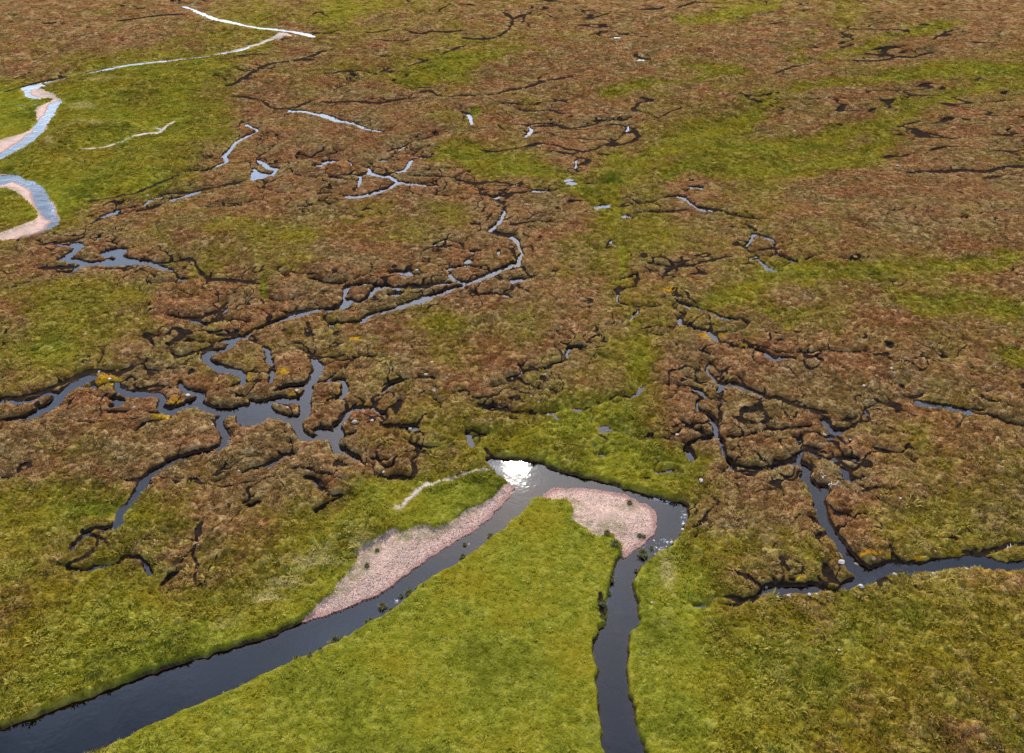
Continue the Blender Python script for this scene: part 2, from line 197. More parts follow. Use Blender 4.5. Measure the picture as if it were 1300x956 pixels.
# ------------------------------------------------------------------ the sheet of ground: rows by distance, columns fanned, finer where near
yr = [24.0]
while yr[-1] < 620: yr.append(yr[-1] + .0019 * math.hypot(yr[-1], H) * (1 if yr[-1] < 515 else 1.6))
st = yr[-1] - yr[-2]
while yr[-1] < 9000: st *= 1.12; yr.append(yr[-1] + st)
yr = np.array([-60, -30, -10, 0, 8, 14, 18, 20.5, 22.3] + yr)
sc = [0.0]
while sc[-1] < .73: sc.append(sc[-1] + .00152)
st = .00152
while sc[-1] < 9: st *= 1.11; sc.append(sc[-1] + st)
sc = np.array(sorted([-s for s in sc[1:]] + sc))
NR, NC = len(yr), len(sc)
Y = np.repeat(yr[:, None], NC, 1); X = sc[None, :] * (np.maximum(Y, -20) * CP + H * SP)
SL = np.sqrt(Y ** 2 + H * H)
CELL = .0019 * SL
print('grid', NR, NC, NR * NC * 2 / 1e6, 'M tris')
wa = .20 + .0010 * np.minimum(SL, 600)
XW = X + wa * (fbm(X, Y, 4.5, 2, 1) * 1.3 + .6 * vnoise(X / 1.2, Y / 1.2, 4) + .45 * vnoise(X / .5, Y / .5, 6))
YW = Y + wa * (fbm(X, Y, 4.5, 2, 2) * 1.3 + .6 * vnoise(X / 1.2, Y / 1.2, 5) + .45 * vnoise(X / .5, Y / .5, 7))

def window(x0, x1, y0, y1):
    i0, i1 = np.searchsorted(yr, y0) - 1, np.searchsorted(yr, y1) + 1
    i0, i1 = max(i0, 0), min(i1, NR)
    dd = [max(y0, -20) * CP + H * SP, max(y1, -20) * CP + H * SP]
    s0, s1 = min(x0 / d for d in dd), max(x1 / d for d in dd)
    j0, j1 = max(np.searchsorted(sc, s0) - 1, 0), min(np.searchsorted(sc, s1) + 1, NC)
    return slice(i0, i1), slice(j0, j1)

def spline(p, n=4, closed=False):
    p = np.asarray(p, float)
    if len(p) < 3: return p
    q = np.vstack([p[-1:], p, p[:2]]) if closed else np.vstack([2 * p[:1] - p[1:2], p, 2 * p[-1:] - p[-2:-1]])
    out = []
    for i in range(1, len(q) - 2):
        for t in np.arange(n) / n:
            a, b, c, d = q[i - 1], q[i], q[i + 1], q[i + 2]
            out.append(.5 * (2 * b + (c - a) * t + (2 * a - 5 * b + 4 * c - d) * t * t + (3 * b - a - 3 * c + d) * t ** 3))
    if not closed: out.append(p[-1])
    return np.array(out)

def read_lines(table, kwidth, cap=99, endk=.6):
    """tile tables -> list of (x, y, half width) arrays in metres"""
    res = []
    for tile, text in table.items():
        ox, oy = TILES[tile]
        for ln in text.split(';'):
            p = np.array([[float(k) for k in q.split(',')] for q in ln.split()])
            p = p / 3.9394; p[:, 0] += ox; p[:, 1] += oy
            if len(p) == 1: p = np.array([[p[0, 0] - p[0, 2] * .6, p[0, 1], p[0, 2]], [p[0, 0], p[0, 1] + .2, p[0, 2] * 1.1], [p[0, 0] + p[0, 2] * .6, p[0, 1] - .3, p[0, 2] * .8]])
            p = spline(p, 3); w = np.maximum(p[:, 2], 1.2) * kwidth
            d = np.gradient(p[:, :2], axis=0); d /= np.linalg.norm(d, axis=1)[:, None] + 1e-9
            nx, ny = -d[:, 1], d[:, 0]
            x, y = ground(p[:, 0], p[:, 1]); x1, y1 = ground(p[:, 0] + nx * w / 2, p[:, 1] + ny * w / 2)
            tx, ty = np.gradient(x), np.gradient(y); tl = np.hypot(tx, ty) + 1e-9
            r = np.abs((x1 - x) * -ty / tl + (y1 - y) * tx / tl)
            iso = w * depth_at(y) / F
            r = np.minimum(r, cap)
            r[0] = min(r[0], iso[0] * endk); r[-1] = min(r[-1], iso[-1] * endk)
            res.append(np.stack([x, y, np.maximum(r, .12)], 1))
    return res

def burn(S, line, ID=None, k=0, pad=10.0, field=None, val=0):
    for a, b in zip(line[:-1], line[1:]):
        R = max(a[2], b[2]) + pad
        w = window(min(a[0], b[0]) - R, max(a[0], b[0]) + R, min(a[1], b[1]) - R, max(a[1], b[1]) + R)
        px, py = XW[w] - a[0], YW[w] - a[1]
        bx, by = b[0] - a[0], b[1] - a[1]
        h = np.clip((px * bx + py * by) / (bx * bx + by * by + 1e-9), 0, 1)
        d = np.hypot(px - h * bx, py - h * by) - (a[2] + (b[2] - a[2]) * h)
        m = d < S[w]
        S[w] = np.where(m, d, S[w])
        if ID is not None: ID[w] = np.where(m, k, ID[w])
        if field is not None: field[w] = np.where(m, val, field[w])

def burn_poly(S, pts, ID=None, k=0, pad=6.0):
    x, y = pts[:, 0], pts[:, 1]
    w = window(x.min() - pad, x.max() + pad, y.min() - pad, y.max() + pad)
    gx, gy = XW[w], YW[w]
    best = np.full(gx.shape, 1e9); ins = np.zeros(gx.shape, bool)
    for i in range(len(pts)):
        ax, ay = pts[i]; bx, by = pts[(i + 1) % len(pts)]
        ex, ey = bx - ax, by - ay
        h = np.clip(((gx - ax) * ex + (gy - ay) * ey) / (ex * ex + ey * ey + 1e-9), 0, 1)
        best = np.minimum(best, (gx - ax - h * ex) ** 2 + (gy - ay - h * ey) ** 2)
        c = (ay > gy) != (by > gy)
        if abs(ey) > 1e-9: ins ^= c & (gx < ax + (gy - ay) / ey * ex)
    d = np.sqrt(best); d = np.where(ins, -d, d)
    m = d < S[w]
    S[w] = np.where(m, d, S[w])
    if ID is not None: ID[w] = np.where(m, k, ID[w])

SRV = np.full(X.shape, 30.0)
S = np.full(X.shape, 30.0); WID = np.full(X.shape, -1, int)
river_pts = np.stack(ground(*spline(RIVER, 3, True).T), 1)
burn_poly(S, river_pts, WID, 0, 32)
SRV[:] = S
lines = read_lines(WATER, .98, 99, .32)
# trickles in the peat that link the end of each reach to its nearest neighbour
links_ = []
allp = [(i, p) for i, l in enumerate(lines) for p in l]
ap = np.array([p for _, p in allp]); ai = np.array([i for i, _ in allp])
for i, l in enumerate(lines):
    for e in (l[0], l[-1]):
        d = np.hypot(ap[:, 0] - e[0], ap[:, 1] - e[1]) + 999 * (ai == i)
        k = int(d.argmin()); lim = 3 + .045 * math.hypot(e[1], H)
        if .8 < d[k] < lim and not (e[1] < 92 and e[0] < -20):
            q = ap[k]; n_ = 5; t_ = np.linspace(0, 1, n_)[:, None]
            pth = e[None, :2] * (1 - t_) + q[None, :2] * t_
            off = rng.normal(0, .10 * d[k], n_); off[0] = off[-1] = 0
            nrm = np.array([-(q[1] - e[1]), q[0] - e[0]]) / d[k]
            pth = pth + off[:, None] * nrm
            links_.append(np.concatenate([pth, np.full((n_, 1), .10 + .0009 * math.hypot(e[1], H))], 1))
print('trickles', len(links_))
# join traced reaches that touch into one watercourse
par = list(range(len(lines) + 1))
def root(i):
    while par[i] != i: i = par[i]
    return i
for i in range(len(lines)):
    for j in range(i):
        a, b = lines[i], lines[j]
        d = np.hypot(a[:, None, 0] - b[None, :, 0], a[:, None, 1] - b[None, :, 1]) - a[:, None, 2] - b[None, :, 2]
        if d.min() < 0: par[root(i + 1)] = root(j + 1)
for i, l in enumerate(lines): burn(S, l, WID, root(i + 1))
SG = np.full(X.shape, 30.0); GD = np.zeros(X.shape)
for l in read_lines(GULLY, .78, 4.0, .22):
    burn(SG, l, field=GD, val=float(np.clip(.42 * l[:, 2].mean() + .22, .32, 1.0)))
for l in links_: burn(SG, l, field=GD, val=.33)
SG = SG + (.10 + .0012 * SL) * (fbm(X, Y, 3.2, 2, 91) * 1.2 + .15)
SS = np.full(X.shape, 30.0)
for l in read_lines(SAND, 1.0): burn(SS, l)
SGR = np.full(X.shape, 30.0); GID = np.full(X.shape, -1, int)
for k, (nm, pts) in enumerate(GRAVEL.items()):
    burn_poly(SGR, np.stack(ground(*spline(pts, 2, True).T), 1), GID, k)

# ------------------------------------------------------------------ vegetation map
U, V = survey(X, np.maximum(Y, 5))
g = np.array([[float(c) for c in r] for r in GREEN.split('\n')])
g = np.vstack([g, g[-1:], g[-1:], g[-1:]])
jit = 1 + .0
uu = np.clip((U - 25) / 50 + .30 * fbm(X, Y, 14, 3, 11), 0, g.shape[1] - 1.001)
vv = np.clip((V - 18) / 36 + .30 * fbm(X, Y, 14, 3, 12), 0, g.shape[0] - 1.001)
iu, iv = uu.astype(int), vv.astype(int); fu, fv = uu - iu, vv - iv
fu, fv = fu * fu * (3 - 2 * fu), fv * fv * (3 - 2 * fv)
green = ((g[iv, iu] * (1 - fu) + g[iv, iu + 1] * fu) * (1 - fv) + (g[iv + 1, iu] * (1 - fu) + g[iv + 1, iu + 1] * fu) * fv) / 9
lowv = fbm(X, Y * .55, 26, 3, 21); midv = fbm(X, Y * .7, 7, 3, 22); finev = fbm(X, Y, 1.6, 2, 23)
meadow = sm(.75, .95, green)
mead_raw = green
green = .435 + (green - .5) * 1.26
green = green + (1 - .75 * meadow) * (.22 * lowv + .27 * midv + .12 * finev) - .02
def blobs(lst, soft=.6):
    m = np.zeros(X.shape)
    for (u, v, ru, rv) in lst:
        r2 = ((U - u) / ru) ** 2 + ((V - v) / rv) ** 2
        m = np.maximum(m, np.exp(-r2 * 1.2))
    return m
nb = .5 + .5 * finev + .3 * midv
F1, cidn = worley(X, Y, .62, 51); F1b, cidb = worley(X, Y, 1.35, 52); F1c, cidc = worley(X, Y * .8, 3.4, 54)
nearf = sm(.42, .2, CELL)
tone = .5 + (cidn - .5) * (.55 - .3 * meadow) * nearf + (cidb - .5) * (.45 - .35 * meadow) + (cidc - .5) * .5 * sm(.25, .6, CELL) - .25 * np.clip(F1b - .45, -.2, .5)
straw = np.clip(blobs(STRAW) * 1.3 * sm(.1, .7, nb), 0, 1)
moss = np.clip(blobs(MOSS) * 1.8 - .45 + .5 * finev, 0, 1)
LIME = [(776, 233, 6, 10), (778, 250, 6, 9), (785, 268, 10, 5), (604, 144, 8, 4), (335, 368, 5, 14), (780, 205, 10, 8), (790, 330, 6, 20), (810, 470, 14, 26), (730, 545, 60, 12), (120, 650, 60, 12), (590, 625, 30, 8), (550, 645, 40, 8)]
green = np.maximum(green, green + (.92 - green) * np.clip(blobs(LIME) * 1.1 * (.8 + .5 * midv), 0, 1))
SF = np.full(X.shape, 60.0)                                   # green flushes that follow the drainage
fl = {'A': ';'.join(' '.join('%.1f,%.1f,%.1f' % (x * 3.9394, y * 3.9394, w * 3.9394) for x, y, w in ln) for ln in FLUSH)}
for l_ in read_lines(fl, 1.0, 99, .3): burn(SF, l_, pad=14)
sfn = SF + (2 + .018 * SL) * (midv * 1.3 + .6 * finev)
flush = sm(.012 * SL + 1.5, -.014 * SL - 1.0, sfn)
green = np.maximum(green, green + (.76 - green) * flush * (.85 + .45 * midv))
red = np.clip(blobs([(1008, 380, 26, 16), (1065, 125, 36, 9), (430, 185, 110, 14), (480, 320, 90, 9)]) * 1.4 + .4 * midv, 0, 1)
green = green - .35 * red
SST = np.full(X.shape, 30.0)
for l_ in read_lines({'N': '-80,490,10 0,450,14 60,420,18 150,360,14 250,280,26 330,220,30 420,190,22 470,150,10', 'O': '745,235,10 785,300,18 800,400,18 775,500,14 740,580,10', 'P': '700,370,16 850,345,18 1000,335,20 1150,360,20 1300,400,20', 'M': '1300,450,16 1160,545,20 1080,590,12'}, 1.0): burn(SST, l_, pad=3)
straw = np.clip(straw + .75 * sm(1.1, -.5, SST) * sm(.45, .9, nb + .25 * vnoise(X / .45, Y / .45, 77)), 0, 1)
burn_moss = np.clip(1 - np.abs(S) / .5, 0, 1) * sm(.55, .8, .5 + .5 * fbm(X, Y, 9, 2, 31)) * sm(60, 90, Y)
moss = np.clip(moss + .8 * burn_moss, 0, 1)

# ------------------------------------------------------------------ heights
WL = -.20 + .08 * sm(120, 230, Y) - .40 * sm(30, 2, SRV)                         # level of the water below the plain
gr = sm(.35, -.35, SGR)                                    # gravel
far_wild = 1 - meadow
hum = fbm(X, Y * .8, 20, 3, 41); hum2 = fbm(X, Y, 5.5, 3, 42)
awayw = sm(.2, 5.0, np.minimum(S, SG + .5)); hag = sm(6, 1.0, np.minimum(S, SG)) * sm(.55, .2, green)
farr = sm(120, 260, Y)
grassy = sm(.42, .62, green) * sm(1.2, 3.5, SRV)
dmin = np.clip(np.minimum(S, SG), 0, 10)
fb = 1 - sm(6.5, 10, dmin) * 0
mound = (1 - np.exp(-dmin / (3.4 + 4.5 * farr))) * (.55 + .45 * sm(.55, .25, green)) * (.8 + .7 * farr)
land = far_wild * (mound - .12 + (1.15 + 1.3 * farr) * hum * awayw + .26 * hum2 * (.25 + .75 * awayw)) + .06 * hum2 * meadow + .24 * hag * (.8 + .8 * hum2)
land = land + far_wild * farr * .30 * fbm(X, Y, 4.2, 2, 43) * sm(.3, 2.5, np.minimum(S, SG))
tuss = (np.clip(1 - F1 / .72, 0, 1) * (.30 + .2 * cidn) * (.35 + .65 * far_wild) * .62) * nearf
tuss += np.clip(1 - F1b / .85, 0, 1) ** 1.2 * (.10 + .30 * cidb * cidb) * far_wild * sm(.9, .45, CELL) * .8
tuss += .04 * vnoise(X / .22, Y / .22, 53) * nearf
veg = 1 - gr
land = land + tuss * veg * sm(.0, .5, np.minimum(S, SG))
land = land * (1 - .85 * sm(290, 360, Y) * sm(10, 5, S))
far_hill = 70 * sm(900, 4500, np.hypot(X, Y)) * (1 + .6 * fbm(X, Y, 1500, 3, 61)) + 4 * sm(620, 1200, Y) * (1 + vnoise(X / 300, Y / 300, 62))
land = land + far_hill
# peat gullies: a steep face on a bare floor
gw = np.maximum(.30, .5 * CELL)
cut = sm(gw, -gw * .8, SG)
ms = np.maximum(1.0, CELL * 3.2)
rid = np.minimum(np.abs(fbm(X + .8 * hum2, Y * .75, 4.6, 2, 93)), np.abs(fbm(X * .8, Y, 9.5, 3, 97)) * 1.5); rid2 = np.abs(fbm(X * .62, Y, 16, 3, 94))
hagz = sm(9, 1.5, np.minimum(S, SG + 1)) * sm(.60, .28, green)
micro = sm(.045, .012, rid) * sm(.35, .8, hagz + .3 * vnoise(X / 9, Y / 9, 95)) * sm(1.0, .5, CELL)
micro = np.maximum(micro, sm(.065, .02, rid2) * sm(-.12, .18, fbm(X, Y * .6, 46, 2, 96)) * sm(.66, .42, green) * sm(130, 230, Y) * 1.2)
cut = np.maximum(cut, micro * .8); GD = np.where(SG > gw, .22 + .5 * farr, GD)
land = land - GD * cut * (1 - gr) * (.85 + .3 * hum2) * (1 - .65 * grassy) - .26 * grassy * sm(1.6, 0, S) * (1 - farr)
# gravel shelving out of the water
zg = WL + np.clip(.015 + .11 * np.maximum(S, 0), 0, .42) + .035 * vnoise(X / .9, Y / .9, 71) * sm(0, .6, S) + .02 * vnoise(X / .25, Y / .25, 72) * nearf
land = land * (1 - gr) + zg * gr
bw = np.maximum(.26, .45 * CELL) * (1 - gr) + 1.1 * gr
SHOAL = [(850, 668, 12, 9), (784, 792, 7, 13), (786, 770, 7, 9), (690, 605, 14, 5), (655, 640, 8, 10), (560, 705, 10, 8), (640, 655, 10, 8)]
bed = WL - np.clip(.10 + .28 * np.maximum(-S, 0), 0, .75) * (1 - .72 * blobs(SHOAL)) * (1 + .45 * fbm(X, Y, 2.6, 3, 73))
t = sm(-.45, 1.0, S / bw)
t = np.where(gr > .5, sm(-1.0, .02, S / bw), t)
Z = bed * (1 - t) + np.where(gr > .5, np.maximum(land, WL + .01), np.maximum(land, WL + .06)) * t
# bare peat: gully faces and floors, stream banks
peat = np.clip(cut * 1.15 * (1 - .45 * grassy), 0, 1)
bank = sm(.60, .12, S / np.maximum(.46, .8 * CELL)) * (1 - gr)
peat = np.maximum(peat, bank * (.55 + .45 * sm(.65, .3, green)) * (1 - .5 * grassy))
peat = np.clip(peat + .25 * finev * (peat > .05) * (peat < .95), 0, 1)
sand = np.maximum(sm(.3, -.3, SS), 0) * (S > .1)
wetbed = sm(.1, -.2, S)
print('heights done')

def mesh_from(name, verts, quads, attrs=None, smooth=True):
    me = bpy.data.meshes.new(name)
    me.vertices.add(len(verts)); me.vertices.foreach_set('co', verts.astype(np.float32).ravel())
    n = quads.shape[1]
    me.loops.add(quads.size); me.loops.foreach_set('vertex_index', quads.astype(np.int32).ravel())
    me.polygons.add(len(quads)); me.polygons.foreach_set('loop_start', np.arange(0, quads.size, n, dtype=np.int32))
    me.polygons.foreach_set('use_smooth', np.full(len(quads), smooth))
    me.update(calc_edges=True)
    for an, arr in (attrs or {}).items():
        if arr.ndim == 2:
            a = me.attributes.new(an, 'FLOAT_COLOR', 'POINT'); a.data.foreach_set('color', np.concatenate([arr, np.ones((len(arr), 1))], 1).astype(np.float32).ravel())
        else:
            a = me.attributes.new(an, 'FLOAT', 'POINT'); a.data.foreach_set('value', arr.astype(np.float32))
    return me
def link(name, me, mat=None, parent=None, **props):
    o = bpy.data.objects.new(name, me); col.objects.link(o)
    if mat: me.materials.append(mat)
    if parent: o.parent = parent
    for k, v in props.items(): o[k] = v
    return o
def sub(quads, P, attrs):
    used, inv = np.unique(quads, return_inverse=True)
    return P[used], inv.reshape(quads.shape), {k: v[used] for k, v in attrs.items()}

# ------------------------------------------------------------------ materials
def nt(name):
    m = bpy.data.materials.new(name); m.use_nodes = True
    return m, m.node_tree.nodes, m.node_tree.links, m.node_tree.nodes['Principled BSDF']
class NB:
    def __init__(s, n, l): s.n, s.l = n, l
    def set(s, sock, v):
        if hasattr(v, 'is_output') or hasattr(v, 'links'): s.l.new(v, sock)
        else: sock.default_value = v if not isinstance(v, tuple) or len(v) == 4 or sock.type == 'VECTOR' else (*v, 1)
    def attr(s, name, kind='GEOMETRY'):
        a = s.n.new('ShaderNodeAttribute'); a.attribute_name = name; a.attribute_type = kind; return a
    def sep(s, v):
        q = s.n.new('ShaderNodeSeparateColor'); s.l.new(v, q.inputs[0]); return q.outputs
    def math(s, op, a, b=0.0, c=0.0, clamp=False):
        q = s.n.new('ShaderNodeMath'); q.operation = op; q.use_clamp = clamp
        for i, v in enumerate((a, b, c)): s.set(q.inputs[i], v)
        return q.outputs[0]
    def mix(s, f, a, b, mode='MIX'):
        q = s.n.new('ShaderNodeMix'); q.data_type = 'RGBA'; q.blend_type = mode
        s.set(q.inputs[0], f); s.set(q.inputs[6], a); s.set(q.inputs[7], b); return q.outputs[2]
    def noise(s, vec, scale, detail=3, rough=.55):
        q = s.n.new('ShaderNodeTexNoise'); s.l.new(vec, q.inputs['Vector']); q.inputs['Scale'].default_value = scale
        q.inputs['Detail'].default_value = detail; q.inputs['Roughness'].default_value = rough; return q.outputs[0]
    def rng(s, v, a, b, c=0.0, d=1.0):
        q = s.n.new('ShaderNodeMapRange'); s.set(q.inputs[0], v)
        for i, k in enumerate((a, b, c, d)): q.inputs[1 + i].default_value = k
        return q.outputs[0]
    def pos(s):
        q = s.n.new('ShaderNodeNewGeometry'); return q.outputs['Position']

def ramp3(b, f, c0, c1, c2):
    r = b.n.new('ShaderNodeValToRGB'); e = r.color_ramp.elements
    e[0].position = 0; e[0].color = (*c0, 1); e[1].position = 1; e[1].color = (*c2, 1)
    m = e.new(.5); m.color = (*c1, 1); b.l.new(f, r.inputs[0]); return r.outputs[0]

HEATH = [(.046, .017, .008), (.160, .064, .023), (.325, .185, .082)]
OLIVE = [(.036, .027, .003), (.128, .091, .010), (.270, .200, .046)]
GRASS = [(.050, .053, .004), (.136, .131, .010), (.250, .222, .036)]
def veg_colour(b, gsock, vsock):
    """heather -> olive moor grass -> meadow grass, each with a light and a dark"""
    h = ramp3(b, vsock, *HEATH)
    h = b.mix(b.rng(b.noise(b.pos(), .085, 4, .6), .40, .60), h, ramp3(b, vsock, (.034, .020, .007), (.135, .078, .026), (.310, .210, .092))); o = ramp3(b, vsock, *OLIVE); gg = ramp3(b, vsock, *GRASS)
    c = b.mix(b.rng(gsock, .17, .46), h, o)
    return b.mix(b.rng(gsock, .46, .84), c, gg)

mg, n, l, bs = nt('moor_ground'); b = NB(n, l)
m1 = b.sep(b.attr('mask').outputs['Color']); m2 = b.sep(b.attr('mask2').outputs['Color'])
P_ = b.pos()
n1 = b.noise(P_, 1.1, 4, .65); n2 = b.noise(P_, 5.0, 3, .6); n3 = b.noise(P_, .12, 4, .6)
n4 = b.noise(P_, .35, 5, .7)
var = b.math('ADD', b.math('MULTIPLY', b.rng(n1, .35, .65), .40), b.math('MULTIPLY', b.rng(n2, .35, .65), .30))
var = b.math('ADD', var, b.math('MULTIPLY', b.rng(n4, .3, .7), .30))
var = b.math('ADD', var, b.math('MULTIPLY', b.math('SUBTRACT', b.attr('tone').outputs['Fac'], .5), .85))
gs = b.math('ADD', m1[0], b.math('MULTIPLY', b.math('SUBTRACT', n4, .5), .45))
gs = b.math('ADD', gs, b.math('MULTIPLY', b.math('SUBTRACT', n1, .5), .30))
c = veg_colour(b, gs, var)
c = b.mix(b.math('MULTIPLY', b.rng(n3, .46, .66), b.rng(gs, .3, .6, .2, .75)), c, b.mix(.62, c, (.185, .118, .006)))
c = b.mix(b.math('MULTIPLY', b.rng(n3, .48, .34), b.rng(gs, .4, .6, 0, .55)), c, (.046, .048, .004))
c = b.mix(b.math('MULTIPLY', m2[0], b.rng(n2, .38, .6)), c, (.32, .25, .085))
c = b.mix(m1[2], c, b.mix(b.rng(n1, .4, .6), (.34, .15, .012), (.36, .25, .012)))
peatc = ramp3(b, n1, (.006, .0045, .0035), (.020, .013, .009), (.045, .028, .018))
pf = b.rng(b.math('ADD', m1[1], b.math('MULTIPLY', b.math('SUBTRACT', n2, .5), .5)), .35, .62)
c = b.mix(pf, c, peatc)
sandc = ramp3(b, n2, (.30, .22, .17), (.42, .33, .25), (.50, .42, .33))
c = b.mix(m2[1], c, sandc)
bedc = ramp3(b, n1, (.045, .026, .016), (.10, .055, .035), (.22, .12, .085))
c = b.mix(m2[2], c, bedc)
l.new(c, bs.inputs['Base Color']); bs.inputs['Roughness'].default_value = 1; bs.inputs['Specular IOR Level'].default_value = 0
bp = n.new('ShaderNodeBump'); bp.inputs['Strength'].default_value = .9; bp.inputs['Distance'].default_value = .25
hh = b.math('ADD', b.math('MULTIPLY', n2, .55), n1); l.new(hh, bp.inputs['Height']); l.new(bp.outputs[0], bs.inputs['Normal'])

mgr, n, l, bs = nt('pink_gravel'); b = NB(n, l); P_ = b.pos()
vo = n.new('ShaderNodeTexVoronoi'); l.new(P_, vo.inputs['Vector']); vo.inputs['Scale'].default_value = 8.0
vs = b.sep(vo.outputs['Color'])
st = ramp3(b, vs[0], (.27, .14, .095), (.43, .255, .18), (.60, .43, .33))
big = b.noise(P_, .5, 4, .6)
c = b.mix(b.rng(big, .42, .62, .25, .7), st, (.47, .285, .20))
wet = b.sep(b.attr('mask2').outputs['Color'])
gm = b.sep(b.attr('mask').outputs['Color'])
c = b.mix(b.rng(b.noise(P_, .32, 5, .65), .5, .62, 0, .7), c, (.30, .205, .14))
c = b.mix(b.rng(wet[0], 0, 1, 0, .75), c, (.22, .085, .06))                 # darker red stones along the waterline, still wet
c = b.mix(b.math('MULTIPLY', gm[0], b.rng(b.noise(P_, 1.3, 5, .7), .38, .56)), c, b.mix(b.rng(big, .4, .6), (.15, .12, .03), (.20, .13, .075)))   # sparse grass creeping in
l.new(c, bs.inputs['Base Color']); bs.inputs['Roughness'].default_value = .85
bp = n.new('ShaderNodeBump'); bp.inputs['Strength'].default_value = .8; bp.inputs['Distance'].default_value = .12
l.new(vo.outputs['Distance'], bp.inputs['Height']); bp.invert = True; l.new(bp.outputs[0], bs.inputs['Normal'])

def water_mat(name, ripple, rscale):
    m, n, l, bs = nt(name); b = NB(n, l); n.remove(bs)
    P_ = b.pos()
    dep = b.attr('depth').outputs['Fac']
    fac = b.rng(dep, 0.0, .60)
    tint = ramp3(b, fac, (.80, .62, .45), (.16, .09, .05), (.020, .016, .016))
    tr = n.new('ShaderNodeBsdfTransparent'); l.new(tint, tr.inputs[0])
    gl = n.new('ShaderNodeBsdfGlossy'); gl.inputs['Roughness'].default_value = .025; gl.inputs[0].default_value = (1, 1, 1, 1)
    fr = n.new('ShaderNodeFresnel'); fr.inputs[0].default_value = 1.48
    bp = n.new('ShaderNodeBump'); bp.inputs['Strength'].default_value = ripple; bp.inputs['Distance'].default_value = .03
    h = b.math('ADD', b.noise(P_, rscale, 3), b.math('MULTIPLY', b.noise(P_, rscale * .3, 2), 1.5))
    h = b.math('MULTIPLY', h, b.rng(b.noise(P_, .22, 4, .6), .35, .65, .25, 1.8))
    l.new(h, bp.inputs['Height']); l.new(bp.outputs[0], gl.inputs['Normal']); l.new(bp.outputs[0], fr.inputs['Normal'])
    mx = n.new('ShaderNodeMixShader'); l.new(fr.outputs[0], mx.inputs[0]); l.new(tr.outputs[0], mx.inputs[1]); l.new(gl.outputs[0], mx.inputs[2])
    wd = n.new('ShaderNodeBsdfDiffuse'); wd.inputs[0].default_value = (.75, .78, .8, 1)
    ff = b.math('MULTIPLY', b.attr('foam').outputs['Fac'], b.rng(b.noise(P_, 3.0, 4, .7), .54, .66), clamp=True)
    m2_ = n.new('ShaderNodeMixShader'); l.new(ff, m2_.inputs[0]); l.new(mx.outputs[0], m2_.inputs[1]); l.new(wd.outputs[0], m2_.inputs[2])
    l.new(m2_.outputs[0], n['Material Output'].inputs[0]); return m
m_river = water_mat('river_water', .10, 2.0); m_stream = water_mat('peat_water', .12, 2.5); m_riffle = water_mat('riffle_water', .9, 1.6)

# ------------------------------------------------------------------ ground and gravel bars
PTS = np.stack([X.ravel(), Y.ravel(), Z.ravel()], 1)
mask = np.stack([np.clip(green, 0, 1).ravel(), peat.ravel(), moss.ravel()], 1)
mask2 = np.stack([straw.ravel(), sand.ravel(), wetbed.ravel()], 1)
idx = np.arange(NR * NC).reshape(NR, NC)
Q = np.stack([idx[:-1, :-1], idx[:-1, 1:], idx[1:, 1:], idx[1:, :-1]], -1).reshape(-1, 4)
def cellmean(a): return (.25 * (a[:-1, :-1] + a[:-1, 1:] + a[1:, 1:] + a[1:, :-1])).ravel()
gcell = (cellmean(SGR) < 0) & (cellmean(S) > -1.2)
gcell &= GID[:-1, :-1].ravel() >= 0
v, q, at = sub(Q[~gcell], PTS, {'mask': mask, 'mask2': mask2, 'tone': tone.ravel()})
ground_ob = link('ground', mesh_from('ground', v, q, at), mg, kind='structure', label='rolling peat moor of brown heather and yellow green grass', category='moor')
GLAB = {'left_bar': 'long pink gravel bar on the left channel of the near river', 'right_bar': 'pink gravel point inside the bend of the near river',
        'upper_a': 'pinkish shingle in the upper meander at the left edge', 'upper_b': 'pinkish shingle inside the lower meander at the left edge'}
gmask = np.stack([np.clip(sm(-3.6, -.1, SGR) * sm(.8, 2.2, S) * 1.0 + blobs([(520, 665, 50, 10), (765, 672, 12, 9), (800, 640, 16, 6), (560, 655, 30, 8)]), 0, 1).ravel(), peat.ravel() * 0, moss.ravel() * 0], 1)
gmask2 = np.stack([sm(.55, .05, S).ravel(), 0 * S.ravel(), 0 * S.ravel()], 1)
bars = {}
cg = GID[:-1, :-1].ravel()
for k, nm in enumerate(GRAVEL):
    v, q, at = sub(Q[gcell & (cg == k)], PTS, {'mask': gmask, 'mask2': gmask2})
    bars[nm] = link('gravel_bar', mesh_from('gravel_bar', v, q, at), mgr, kind='structure', label=GLAB[nm], category='gravel bar')

# ------------------------------------------------------------------ water: one sheet per watercourse
wcell = (Z < WL + .10)
wc = (wcell[:-1, :-1] | wcell[1:, :-1] | wcell[:-1, 1:] | wcell[1:, 1:]) & (np.minimum(np.minimum(S[:-1, :-1], S[1:, 1:]), np.minimum(S[1:, :-1], S[:-1, 1:])) < .6)
wc = wc.ravel(); wid = WID[:-1, :-1].ravel()
WPTS = np.stack([X.ravel(), Y.ravel(), WL.ravel()], 1)
dep = np.clip(WL - Z, 0, 2).ravel()
foam = blobs([(838, 627, 12, 2.5), (850, 632, 10, 2.2), (834, 690, 14, 3), (846, 683, 10, 3), (503, 757, 4, 2), (869, 655, 3, 10), (60, 150, 8, 12), (70, 265, 8, 14), (35, 232, 20, 5)]).ravel()
roots = sorted({root(i + 1) for i in range(len(lines))})
first_upper = {root(1), root(2), root(3), root(4), root(5)}
ext = {}
for i, L_ in enumerate(lines): ext.setdefault(root(i + 1), []).append(L_)
nw = 0
